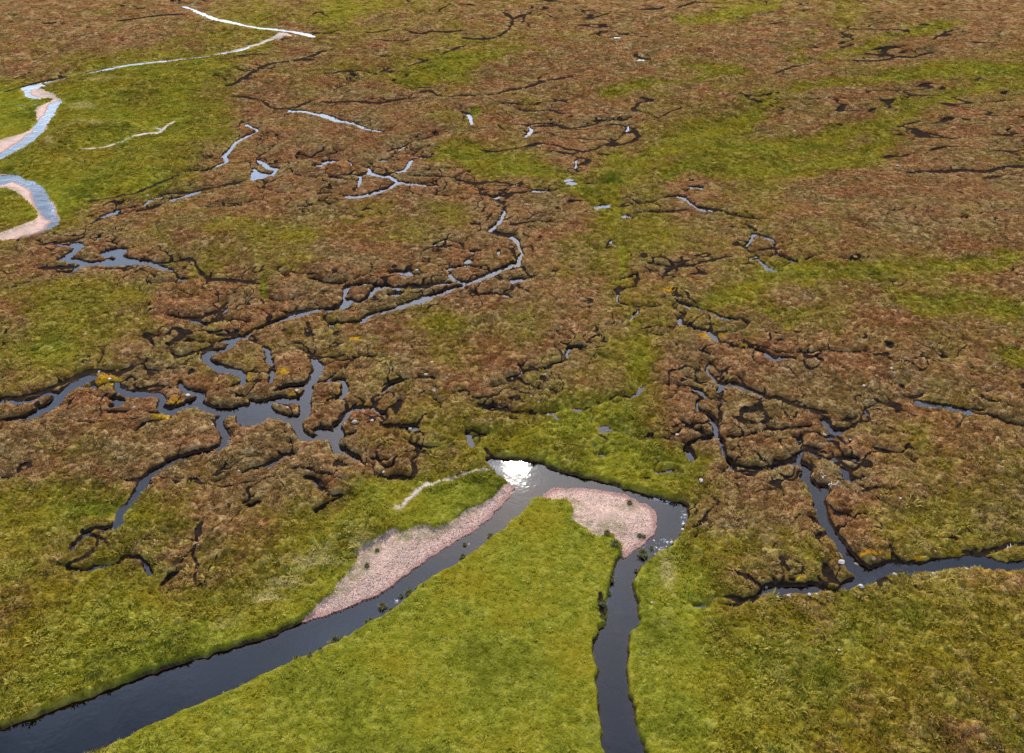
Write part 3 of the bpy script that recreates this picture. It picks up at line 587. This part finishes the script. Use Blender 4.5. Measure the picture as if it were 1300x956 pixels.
for r_ in [0] + roots:
    qq = Q[wc & (wid == r_)]
    if len(qq) == 0: continue
    v, q, at = sub(qq, WPTS, {'depth': dep, 'foam': foam})
    if r_ == 0: nm, mt, lb = 'river', m_river, 'dark near river looping round the green meadow and pink gravel'
    else:
        al = np.vstack(ext[r_]); size = max(np.ptp(al[:, 0]), np.ptp(al[:, 1]))
        up = r_ in first_upper or any(l_[0, 1] > 150 and l_[:, 0].min() < -120 and l_[:, 2].max() > 4 for l_ in ext[r_])
        nm, mt = ('stream', m_riffle if up else m_stream) if size > 14 else ('pool', m_stream)
        lb = None
    o = link(nm, mesh_from(nm, v, q, at), mt, kind='structure')
    if lb: o['label'] = lb; o['category'] = 'river'
    nw += 1
print('waters', nw)

# ------------------------------------------------------------------ heather, moor grass and meadow grass: nobody could count the plants
def tri_mesh(name, tris, mat):
    tris = np.asarray(tris, float); v = tris.reshape(-1, 3); q = np.arange(len(v)).reshape(-1, 3)
    me = mesh_from(name, v, q, smooth=False); me.materials.append(mat); return me
def tussock(r, nb, height, spread, width):
    T = []
    for i in range(nb):
        a = r.uniform(0, 2 * math.pi); d = spread * math.sqrt(r.random()) * .55
        lean = r.uniform(.25, 1.0) * spread; h = height * r.uniform(.6, 1.1); w = width * r.uniform(.7, 1.4)
        bx, by = d * math.cos(a), d * math.sin(a); ca, sa = math.cos(a + r.uniform(-.5, .5)), math.sin(a + r.uniform(-.5, .5))
        p0 = np.array([bx + sa * w, by - ca * w, -.06]); p1 = np.array([bx - sa * w, by + ca * w, -.06])
        m = np.array([bx + ca * lean * .5, by + sa * lean * .5, h * .8]); e = np.array([bx + ca * lean, by + sa * lean, h])
        m0, m1 = m + np.array([sa, -ca, 0]) * w * .8, m - np.array([sa, -ca, 0]) * w * .8
        T += [[p0, p1, m0], [p1, m1, m0], [m0, m1, e]]
    return T
def bush(r, n, R, height, size):
    T = []
    for i in range(n):
        a = r.uniform(0, 2 * math.pi); e = math.asin(r.uniform(.05, 1)); k = R * r.uniform(.65, 1.08)
        c = np.array([k * math.cos(e) * math.cos(a), k * math.cos(e) * math.sin(a), height * (k / R) * math.sin(e) - .04])
        d1 = np.array([r.uniform(-1, 1) for _ in range(3)]); d1 /= np.linalg.norm(d1) + 1e-6
        d2 = np.cross(d1, [r.uniform(-1, 1) for _ in range(3)]); d2 /= np.linalg.norm(d2) + 1e-6
        s = size * r.uniform(.6, 1.3)
        T += [[c - d1 * s, c + d2 * s * .6, c + d1 * s], [c - d1 * s * .7, c - d2 * s * .7, c + d1 * s * .8]]
    return T
def plant_mat(name):
    m, n, l, bs = nt(name); b = NB(n, l); n.remove(bs)
    g_, v_, k_ = b.attr('tg', 'INSTANCER').outputs['Fac'], b.attr('tv', 'INSTANCER').outputs['Fac'], b.attr('tk', 'INSTANCER').outputs['Fac']
    nz = b.noise(b.pos(), 7.0, 2)
    v2 = b.math('ADD', b.math('MULTIPLY', v_, .75), b.math('MULTIPLY', b.rng(nz, .3, .7), .3))
    c = veg_colour(b, g_, v2)
    n3 = b.noise(b.pos(), .12, 4, .6)
    c = b.mix(b.math('MULTIPLY', b.rng(n3, .46, .66), b.rng(g_, .3, .6, .2, .75)), c, b.mix(.62, c, (.185, .118, .006)))
    c = b.mix(b.math('MULTIPLY', b.rng(n3, .48, .34), b.rng(g_, .4, .6, 0, .55)), c, (.046, .048, .004))
    c = b.mix(b.attr('ts', 'INSTANCER').outputs['Fac'], c, (.26, .20, .07))
    c = b.mix(k_, c, (.40, .20, .012))
    c = b.mix(1.0, c, (1.75, 1.75, 1.75), 'MULTIPLY')
    df = n.new('ShaderNodeBsdfDiffuse'); l.new(c, df.inputs[0])
    tl = n.new('ShaderNodeBsdfTranslucent'); l.new(c, tl.inputs[0])
    mx = n.new('ShaderNodeMixShader'); mx.inputs[0].default_value = .3; l.new(df.outputs[0], mx.inputs[1]); l.new(tl.outputs[0], mx.inputs[2])
    l.new(mx.outputs[0], n['Material Output'].inputs[0]); return m
m_plant = plant_mat('moor_plants')
pr = random.Random(3)
def kit(name, makers):
    c = bpy.data.collections.new(name)
    for i, f in enumerate(makers): c.objects.link(bpy.data.objects.new(name + '_plant', tri_mesh(name + '_plant', f, m_plant)))
    return c
kits = {'heather': kit('heather', [bush(pr, 26, .30, .15, .085) for _ in range(4)] + [bush(pr, 30, .36, .12, .09) for _ in range(2)]),
        'moor_grass': kit('moor_grass', [tussock(pr, 20, .17, .38, .030) for _ in range(5)]),
        'meadow_grass': kit('meadow_grass', [tussock(pr, 20, .08, .32, .032) for _ in range(5)])}
def scatter(name, label, pts, attrs, kitc):
    me = bpy.data.meshes.new(name)
    me.vertices.add(len(pts)); me.vertices.foreach_set('co', pts.astype(np.float32).ravel())
    for an, arr in attrs.items():
        if arr.ndim == 2: a = me.attributes.new(an, 'FLOAT_VECTOR', 'POINT'); a.data.foreach_set('vector', arr.astype(np.float32).ravel())
        else: a = me.attributes.new(an, 'FLOAT', 'POINT'); a.data.foreach_set('value', arr.astype(np.float32))
    o = link(name, me, None, kind='stuff', label=label, category=name.replace('_', ' '))
    ng = bpy.data.node_groups.new(name, 'GeometryNodeTree')
    ng.interface.new_socket('Geometry', in_out='INPUT', socket_type='NodeSocketGeometry'); ng.interface.new_socket('Geometry', in_out='OUTPUT', socket_type='NodeSocketGeometry')
    N, L = ng.nodes, ng.links
    gi, go = N.new('NodeGroupInput'), N.new('NodeGroupOutput')
    ip = N.new('GeometryNodeInstanceOnPoints'); ci = N.new('GeometryNodeCollectionInfo')
    ci.inputs[0].default_value = kitc; ci.inputs[1].default_value = True; ci.inputs[2].default_value = True
    ip.inputs['Pick Instance'].default_value = True
    def na(t, nm):
        q = N.new('GeometryNodeInputNamedAttribute'); q.data_type = t; q.inputs[0].default_value = nm; return q.outputs[0]
    L.new(gi.outputs[0], ip.inputs['Points']); L.new(ci.outputs[0], ip.inputs['Instance'])
    L.new(na('FLOAT_VECTOR', 'rot'), ip.inputs['Rotation']); L.new(na('FLOAT_VECTOR', 'scl'), ip.inputs['Scale'])
    L.new(ip.outputs[0], go.inputs[0])
    md = o.modifiers.new('scatter', 'NODES'); md.node_group = ng
    return o
dyr = np.gradient(Y, axis=0); dxc = np.gradient(X, axis=1)
inview = (np.abs(X) < .74 * depth_at(Y)) & (Y > 24) & (Y < 540)
dens = dyr * dxc * inview * np.minimum(1, (85 / SL) ** 1.2) * (1 + .8 * meadow) * sm(540, 200, SL) * (S > .34 + .009 * np.maximum(SL - 150, 0)) * (SG > .25 + .004 * np.maximum(SL - 150, 0)) * (cut < .12) * (gr < .3) * (sand < .3)
dens = dens * (1 + .6 * (np.minimum(S, SG) < 1.3) * (green < .6))
NT = 260000
cum = np.cumsum(dens.ravel()); pick = np.searchsorted(cum, rng.random(NT) * cum[-1])
pick = np.minimum(pick, NR * NC - 1)
px = X.ravel()[pick] + (rng.random(NT) - .5) * dxc.ravel()[pick]; py = Y.ravel()[pick] + (rng.random(NT) - .5) * dyr.ravel()[pick]
pz = Z.ravel()[pick] - .02
tg = np.clip(green.ravel()[pick] + rng.normal(0, .10, NT), 0, 1); tm = meadow.ravel()[pick]
tv = np.clip(.42 + .26 * rng.normal(0, 1, NT) + .25 * midv.ravel()[pick] + .45 * straw.ravel()[pick] + .40 * (hag.ravel()[pick] > .4) * (rng.random(NT) < .40) + .5 * (rng.random(NT) < .09), 0, 1)
tsw = np.clip(straw.ravel()[pick] * 1.1 - .1, 0, 1)
tk = np.clip(moss.ravel()[pick], 0, 1)
slp = SL.ravel()[pick]
sc_ = rng.lognormal(-.2, .35, NT) * (1 + .3 * np.clip((slp - 90) / 150, 0, 1) + .9 * np.clip((slp - 200) / 250, 0, 1)) * np.clip(.45 + .5 * np.minimum(S, SG).ravel()[pick], .5, 1)
sc_ = sc_ * (1 - .35 * tm)
scl = np.stack([sc_, sc_, sc_ * rng.uniform(.7, 1.25, NT)], 1)
rot = np.stack([rng.normal(0, .12, NT), rng.normal(0, .12, NT), rng.random(NT) * 6.283], 1)
kind = np.where(rng.random(NT) < sm(.15, .9, tm), 2, np.where(rng.random(NT) < np.clip((tg - .2) / .35, .12, 1), 1, 0))
for k, (nm, lb) in enumerate([('heather', 'low brown heather clumps across the moor'), ('moor_grass', 'olive and tan moor grass tussocks'), ('meadow_grass', 'short bright green grass on the river meadow')]):
    m = kind == k
    scatter(nm, lb, np.stack([px, py, pz], 1)[m], {'tg': tg[m], 'tv': tv[m], 'tk': tk[m], 'ts': tsw[m], 'rot': rot[m], 'scl': scl[m]}, kits[nm])
print('plants', NT)

# ------------------------------------------------------------------ countable things
def tile_xy(t, x, y): return TILES[t][0] + x / 3.9394, TILES[t][1] + y / 3.9394
def spot(t, x, y):
    gx, gy = ground(*tile_xy(t, x, y)); gx, gy = float(gx), float(gy)
    i = int(np.clip(np.searchsorted(yr, gy), 1, NR - 1)); j = int(np.clip(np.searchsorted(sc, gx / depth_at(gy)), 1, NC - 1))
    return gx, gy, float(Z[i, j]), float(WL[i, j]), float(S[i, j]), depth_at(gy) / F / 3.9394
def ico(sub_):
    import bmesh
    bm = bmesh.new(); bmesh.ops.create_icosphere(bm, subdivisions=sub_, radius=1)
    v = np.array([q.co[:] for q in bm.verts]); f = np.array([[w.index for w in p.verts] for p in bm.faces]); bm.free(); return v, f
IV, IF_ = ico(2); LV, LF = ico(1)
def stone_mat(name, lo, mid, hi):
    m, n, l, bs = nt(name); b = NB(n, l); P_ = b.pos()
    a = b.noise(P_, 2.5, 5, .65); c = ramp3(b, b.rng(a, .3, .7), lo, mid, hi)
    oi = n.new('ShaderNodeObjectInfo'); c = b.mix(b.math('MULTIPLY', oi.outputs['Random'], .45), c, (.30, .22, .17))
    l.new(c, bs.inputs['Base Color']); bs.inputs['Roughness'].default_value = .85
    bp = n.new('ShaderNodeBump'); bp.inputs['Strength'].default_value = .7; bp.inputs['Distance'].default_value = .06
    l.new(b.noise(P_, 9, 4), bp.inputs['Height']); l.new(bp.outputs[0], bs.inputs['Normal']); return m
m_pale = stone_mat('pale_stone', (.24, .19, .155), (.38, .32, .27), (.54, .48, .42))
m_dark = stone_mat('mossy_stone', (.07, .055, .035), (.15, .10, .06), (.26, .18, .12))
def stone_mesh(seed, flat=.6):
    r = np.random.default_rng(seed); v = IV.copy()
    for k in range(7):                                  # broken faces
        d = r.normal(0, 1, 3); d /= np.linalg.norm(d); h = r.uniform(.55, .85); p = v @ d
        v = v - np.maximum(p - h, 0)[:, None] * d
    v *= 1 + .10 * r.normal(0, 1, (len(v), 1)) * .5
    v *= np.array([1, r.uniform(.65, .95), flat * r.uniform(.8, 1.2)])
    return mesh_from('stone', v, IF_, smooth=False)
stone_meshes = {'p': [stone_mesh(i) for i in range(6)], 'd': [stone_mesh(20 + i, .5) for i in range(3)]}
for k, m in (('p', m_pale), ('d', m_dark)):
    for me in stone_meshes[k]: me.materials.append(m)
STONES = [
 ('P', [(480, 402, 32)], 'p', 'pale angular stone on the near bank where the right stream forks'), ('P', [(385, 282, 44)], 'p', 'largest pale flat stone on the peat tongue above the stream fork'),
 ('P', [(655, 332, 34)], 'p', 'rounded pinkish stone at the near edge of the right stream'), ('P', [(465, 262, 30)], 'd', 'brown stone standing in the water of the right stream'),
 ('P', [(545, 262, 40)], 'd', 'mossy brown rock beside the orange moss of the right stream'), ('P', [(265, 437, 30), (225, 441, 24), (120, 451, 26), (65, 459, 18)], 'p', 'pale stone below the small pool left of the stream fork'),
 ('P', [(845, 332, 30), (825, 352, 16), (1010, 312, 24), (1042, 301, 18), (765, 365, 16)], 'p', 'pale stone on the near bank of the wide right stream'), ('P', [(505, 142, 24)], 'p', 'lone white stone on the moor above the orange moss'),
 ('P', [(372, 722, 18)], 'p', 'lone pink stone in the olive grass at the lower right'), ('P', [(15, 377, 28)], 'd', 'brown stone at the left end of the small pool'),
 ('O', [(720, 208, 20), (742, 182, 16), (757, 187, 14), (775, 168, 14), (712, 137, 15)], 'p', 'wet grey stone breaking the water at the river bend'), ('O', [(800, 161, 32)], 'p', 'pale slab at the outer edge of the river bend'),
 ('O', [(858, 90, 26)], 'p', 'white stone at the foot of the right river bank'), ('O', [(870, 12, 24)], 'p', 'grey stone under the dark bank at the top of the bend'), ('O', [(700, 471, 16)], 'p', 'small pale stone on the green right bank of the river'),
 ('K', [(945, 722, 32)], 'p', 'pale stone on the moor just right of the river corner'), ('K', [(135, 326, 20), (95, 301, 16)], 'p', 'small pale stone on the moor above the bright green moss'), ('K', [(825, 494, 22)], 'p', 'pale stone on the lip of the small peat hag'),
 ('L', [(680, 806, 20)], 'p', 'lone white stone on the right hand mound'), ('L', [(500, 241, 20), (630, 176, 22)], 'p', 'pale stone on the brown heather above the forked gully'), ('L', [(430, 506, 22), (300, 486, 22)], 'p', 'pale stone on the peat above the winding stream'),
 ('L', [(1155, 161, 24)], 'p', 'pale boulder on the heather near the right edge'), ('L', [(1172, 777, 16)], 'p', 'white stone in the grass near the right edge'),
 ('N', [(1065, 156, 13)], 'p', 'small white stone alone in the left river channel'), ('N', [(703, 438, 20)], 'p', 'white washed stone among rush tufts in the left channel'), ('M', [(905, 682, 12)], 'p', 'tiny white stone in the grass above the left channel'),
 ('I', [(1195, 671, 20)], 'p', 'pale stone beside the short dark channel'), ('I', [(265, 66, 18), (435, 5, 14)], 'p', 'white stone on the green mound at the left'), ('I', [(550, 207, 28), (495, 162, 18), (515, 246, 15)], 'p', 'pale stone where the left stream enters its pools'),
 ('I', [(675, 357, 26)], 'p', 'pinkish boulder on the flat between the left pools'), ('I', [(945, 297, 30)], 'p', 'pale lump of rock beside the left pool'), ('I', [(1065, 436, 22)], 'p', 'grey stone left of the winding outflow of the pools'),
 ('J', [(770, 432, 26)], 'p', 'stone standing in the small dark pool'), ('J', [(890, 272, 30)], 'p', 'pale stone beside the black peat hole'), ('J', [(640, 677, 24)], 'p', 'pale stone at the end of the short blue channel'), ('J', [(580, 421, 24), (495, 436, 34), (160, 360, 22), (205, 275, 26)], 'p', 'pale rock on a peat islet among the left pools'),
 ('J', [(880, 126, 22), (850, 181, 26)], 'p', 'pale stone on the brown hags in the middle'), ('E', [(105, 576, 15), (260, 606, 13), (435, 852, 16)], 'p', 'white stone on the brown and green mound at the left edge'), ('E', [(740, 136, 18)], 'p', 'pinkish stone between two upper left channels'),
 ('F', [(805, 517, 20)], 'p', 'pale stone among the shallow puddles in the middle'), ('F', [(192, 727, 12), (372, 706, 10)], 'p', 'white stone along the long channel left of the middle'),
 ('D', [(150, 669, 15), (155, 737, 10)], 'p', 'white stone on the green slope at the upper right'), ('D', [(570, 713, 15)], 'p', 'white stone on the green flush at the upper right'), ('D', [(665, 839, 20)], 'p', 'grey stone at the left end of the black gully'),
 ('D', [(307, 519, 16), (400, 481, 10)], 'p', 'pale stone on the red heather patch at the upper right'), ('D', [(1035, 746, 15)], 'p', 'pale stone near the upper right edge'), ('C', [(745, 171, 13), (1170, 146, 11), (1270, 146, 13)], 'p', 'white stone on the far brown moor'),
 ('C', [(890, 101, 14)], 'p', 'pale stone on the far green flush'), ('A', [(1035, 419, 12), (690, 181, 13)], 'p', 'pale stone on the far left heather'), ('B', [(395, 369, 13), (613, 83, 10)], 'p', 'pale stone on the far middle moor')]
k_ = 0
ORD = {2: ['left one of two, ', 'right one of two, '], 3: ['leftmost of three, ', 'middle of three, ', 'rightmost of three, '], 4: ['leftmost of four, ', 'second from left of four, ', 'third from left of four, ', 'rightmost of four, '],
       5: ['leftmost of five, ', 'second from left of five, ', 'middle of five, ', 'fourth from left of five, ', 'rightmost of five, ']}
for t, pts, kd, lb0 in STONES:
    for io, (x, y, w) in enumerate(sorted(pts)):
        lb = (ORD[len(pts)][io] if len(pts) > 1 else '') + lb0
        gx, gy, gz, wl_, ss, px_ = spot(t, x, y); k_ += 1
        o = link('stone', stone_meshes[kd][k_ % len(stone_meshes[kd])], None, label=lb, category='stone')
        r = max(w * px_ * .44, .10); o.scale = (r, r, r * .9); o.rotation_euler = (pr.uniform(-.15, .15), pr.uniform(-.15, .15), pr.uniform(0, 6.28))
        base = gz if ss > -.05 else max(gz, wl_ - .3 * r)
        o.location = (gx, gy, base + .18 * r)
        o['group'] = 'stones scattered over the moor and river banks'

# rush tufts standing in and along the river
m_rush, n, l, bs = nt('rush_blades'); b = NB(n, l)
c = ramp3(b, b.rng(b.noise(b.pos(), 5, 3), .3, .7), (.035, .040, .008), (.085, .085, .014), (.20, .16, .04))
l.new(c, bs.inputs['Base Color']); bs.inputs['Roughness'].default_value = .8; bs.inputs['Specular IOR Level'].default_value = .1
m_root_clod, n, l, bs = nt('peaty_clod'); b = NB(n, l)
c = ramp3(b, b.noise(b.pos(), 6, 3), (.015, .012, .008), (.04, .03, .015), (.09, .08, .02)); l.new(c, bs.inputs['Base Color']); bs.inputs['Roughness'].default_value = .95
rush_meshes = [tri_mesh('blades', tussock(pr, 110, .85, .85, .035), m_rush) for _ in range(4)]
clod_meshes = []
for i in range(2):
    r = np.random.default_rng(60 + i); v = IV * (1 + .14 * r.normal(0, 1, (len(IV), 1))) * np.array([.8, .62, .28]); me = mesh_from('clod', v, IF_); me.materials.append(m_root_clod); clod_meshes.append(me)
RUSH = [('N', 605, 205, 26, 'small dark tuft near the top of the left gravel bar'), ('N', 555, 280, 28, 'dark tuft alone in the middle of the left gravel bar'), ('N', 765, 407, 46, 'big rush tuft at the meadow edge of the left channel'),
 ('N', 630, 470, 44, 'rush tuft on its own islet in the left channel'), ('N', 572, 556, 28, 'right one of two small rush tufts close together in the left channel'), ('N', 550, 550, 18, 'left one of two small rush tufts close together in the left channel'), ('N', 200, 748, 34, 'round rush tuft at the lower end of the left channel'),
 ('N', 395, 650, 64, 'largest rush clump on the meadow bank of the left channel'), ('N', 270, 732, 28, 'rush tuft on the meadow bank below the largest clump'), ('N', 322, 706, 18, 'small tuft just below the largest rush clump'), ('N', 55, 805, 30, 'lowest dark rush tuft on the meadow bank of the left channel'),
 ('N', 722, 417, 24, 'small tuft beside the white stone in the left channel'), ('N', 672, 492, 30, 'tuft at the meadow edge beside the rush islet'), ('N', 1172, 117, 30, 'uppermost rush tuft on the meadow bank of the left channel'), ('N', 1043, 160, 16, 'small green tuft in the water beside the lone white stone'), ('N', 1035, 222, 32, 'rush tuft on the meadow bank opposite the gravel top'),
 ('O', 657, 212, 56, 'long mossy tuft islet in the bend of the right channel'), ('O', 700, 178, 24, 'round green tuft among the stones of the river bend'), ('O', 621, 291, 22, 'small dark tuft below the mossy islet'), ('O', 485, 405, 28, 'dark tuft at the left bank of the right channel'), ('O', 495, 340, 40, 'shaggy dark tuft on the slumped left bank of the right channel'),
 ('O', 475, 126, 34, 'tuft on the meadow side of the right gravel point'), ('O', 640, 120, 30, 'left one of two tufts near the tip of the right gravel point'), ('O', 662, 121, 24, 'right one of two tufts near the tip of the right gravel point'), ('O', 515, 180, 46, 'bushy green clump between the meadow and the right gravel point'), ('K', 590, 808, 34, 'green tuft in the middle of the right gravel point'),
 ('O', 455, 470, 44, 'drooping grass clump slipped from the left bank of the right channel'), ('O', 450, 540, 38, 'lower drooping grass clump slipped from the left bank of the right channel')]
for q, (t, x, y, w, lb) in enumerate(RUSH):
    gx, gy, gz, wl_, ss, px_ = spot(t, x, y)
    e = bpy.data.objects.new('rush_tuft', None); col.objects.link(e)
    z0 = gz if ss > 0 else wl_ + .02
    e.location = (gx, gy, z0); e.rotation_euler[2] = pr.uniform(0, 6.28); s_ = max(.28, w * px_ * .62); e.scale = (s_, s_, s_ * .75)
    e['label'] = lb; e['category'] = 'tuft'; e['group'] = 'rush tufts along the near river'
    link('blades', rush_meshes[q % 4], None, e); link('clod', clod_meshes[q % 2], None, e)

# pale bog wood lying in the peat
m_wood, n, l, bs = nt('bog_wood'); b = NB(n, l)
c = ramp3(b, b.noise(b.pos(), 6, 3), (.30, .26, .21), (.45, .41, .36), (.60, .56, .50)); l.new(c, bs.inputs['Base Color']); bs.inputs['Roughness'].default_value = .85
def tube(path, radii, k=6):
    V_, Q_ = [], []
    path = np.array(path, float)
    for i, p in enumerate(path):
        d = path[min(i + 1, len(path) - 1)] - path[max(i - 1, 0)]; d /= np.linalg.norm(d)
        a = np.cross(d, [0, 0, 1.0]); a /= np.linalg.norm(a) + 1e-6; c_ = np.cross(d, a)
        for j in range(k): V_.append(p + radii[i] * (math.cos(6.283 * j / k) * a + math.sin(6.283 * j / k) * c_))
    for i in range(len(path) - 1):
        for j in range(k): Q_.append([i * k + j, i * k + (j + 1) % k, (i + 1) * k + (j + 1) % k, (i + 1) * k + j])
    return np.array(V_), np.array(Q_)
ROOTS = [('L', 345, 742, 90, .3, 'branching pale root lying across the right stream'), ('L', 292, 705, 60, 1.2, 'short pale root sticking out of the right stream'), ('P', 1228, 190, 56, .6, 'pale root in the black peat bank near the right edge')]
for t, x, y, w, ang, lb in ROOTS:
    gx, gy, gz, wl_, ss, px_ = spot(t, x, y); Ls = w * px_ * .7; z0 = max(gz, wl_) + .08
    e = bpy.data.objects.new('bog_root', None); col.objects.link(e); e.location = (gx, gy, z0); e.rotation_euler[2] = ang
    e['label'] = lb; e['category'] = 'root'; e['group'] = 'pale bog wood'
    p = [(-.5 * Ls + Ls * i / 6, .08 * Ls * math.sin(i * 1.3), .05 + .05 * math.sin(i * 1.9)) for i in range(7)]
    v, q = tube(p, [.06 - .006 * i for i in range(7)]); link('stem', mesh_from('stem', v, q), m_wood, e)
    for k2, (i, a) in enumerate([(2, 1.0), (3, -.9), (5, .7)]):
        p2 = [(p[i][0] + math.cos(a) * Ls * .11 * j, p[i][1] + math.sin(a) * Ls * .11 * j, p[i][2] + .03 * j) for j in range(4)]
        v, q = tube(p2, [.045, .036, .027, .014], 5); link('branch', mesh_from('branch', v, q), m_wood, e)

# two dark bushes by the far river
m_bush, n, l, bs = nt('bush_leaves'); b = NB(n, l)
c = ramp3(b, b.rng(b.noise(b.pos(), 1.4, 3), .3, .7), (.012, .022, .008), (.025, .042, .012), (.05, .07, .02)); l.new(c, bs.inputs['Base Color']); bs.inputs['Roughness'].default_value = .8
m_bark, n, l, bs = nt('bush_bark'); b = NB(n, l)
c = ramp3(b, b.noise(b.pos(), 8, 3), (.03, .022, .016), (.06, .045, .03), (.1, .08, .06)); l.new(c, bs.inputs['Base Color'])
for (x, y, w, lb) in [(868, 14, 34, 'left dark green bush beside the far river'), (898, 18, 30, 'right dark green bush beside the far river')]:
    gx, gy, gz, wl_, ss, px_ = spot('A', x, y)
    e = bpy.data.objects.new('bush', None); col.objects.link(e); e.location = (gx, gy, gz); e['label'] = lb; e['category'] = 'bush'; e['group'] = 'dark bushes by the far river'
    R = w * px_ * .55
    v, q = tube([(0, 0, -.2), (.1, .05, R * .4), (.05, .12, R * .8)], [.16, .11, .06]); link('trunk', mesh_from('trunk', v, q), m_bark, e)
    T = []
    for kk in range(9):
        a = pr.uniform(0, 6.28); d = R * .55 * math.sqrt(pr.random()); off = np.array([d * math.cos(a), d * math.sin(a), pr.uniform(0, .6) * R])
        T += [[pnt + off for pnt in tr_] for tr_ in bush(pr, 150, R * pr.uniform(.35, .5), R * pr.uniform(.5, .8), .16)]
    link('crown', tri_mesh('crown', T, m_bush), None, e)

# loose stones on the gravel bars
gp = np.random.default_rng(12)
for nm, cnt in (('left_bar', 5000), ('right_bar', 2400)):
    k = list(GRAVEL).index(nm)
    ok = ((GID == k) & (SGR < -.15) & (S > -.5) & (gp.random(S.shape) < 1)).ravel()
    w = (dyr * dxc).ravel() * ok * (.35 + .65 * (S.ravel() < 2.5)); cm_ = np.cumsum(w); pk = np.searchsorted(cm_, gp.random(cnt) * cm_[-1])
    sz = gp.lognormal(-2.95, .38, cnt)
    base = np.stack([X.ravel()[pk] + gp.normal(0, .05, cnt), Y.ravel()[pk] + gp.normal(0, .06, cnt), Z.ravel()[pk] + sz * .12], 1)
    tet = np.array([[1, 0, -.3], [.2, .9, -.3], [-.9, .3, -.3], [-.2, -.9, -.3], [.35, .1, .55], [-.35, -.05, .5]])
    tf = np.array([[0, 1, 4], [1, 2, 5], [1, 5, 4], [2, 3, 5], [3, 0, 4], [3, 4, 5]])
    a = gp.random(cnt) * 6.283; ca, sa = np.cos(a), np.sin(a)
    loc = tet[None] * gp.uniform(.75, 1.25, (cnt, 6, 3)) * sz[:, None, None]
    xx = loc[..., 0] * ca[:, None] - loc[..., 1] * sa[:, None]; yy = loc[..., 0] * sa[:, None] + loc[..., 1] * ca[:, None]
    V_ = np.stack([xx, yy, loc[..., 2]], -1) + base[:, None]
    fc = (tf[None] + 6 * np.arange(cnt)[:, None, None]).reshape(-1, 3)
    tone_ = np.repeat(gp.random(cnt), 6)
    me = mesh_from('pebbles', V_.reshape(-1, 3), fc, {'tone': tone_}, smooth=False)
    if nm == 'left_bar':
        m_peb, n, l, bs = nt('pebble'); b = NB(n, l)
        c = ramp3(b, b.attr('tone').outputs['Fac'], (.25, .125, .085), (.44, .26, .185), (.66, .51, .41)); l.new(c, bs.inputs['Base Color']); bs.inputs['Roughness'].default_value = .8
    link('pebbles', me, m_peb, bars[nm], kind='stuff')
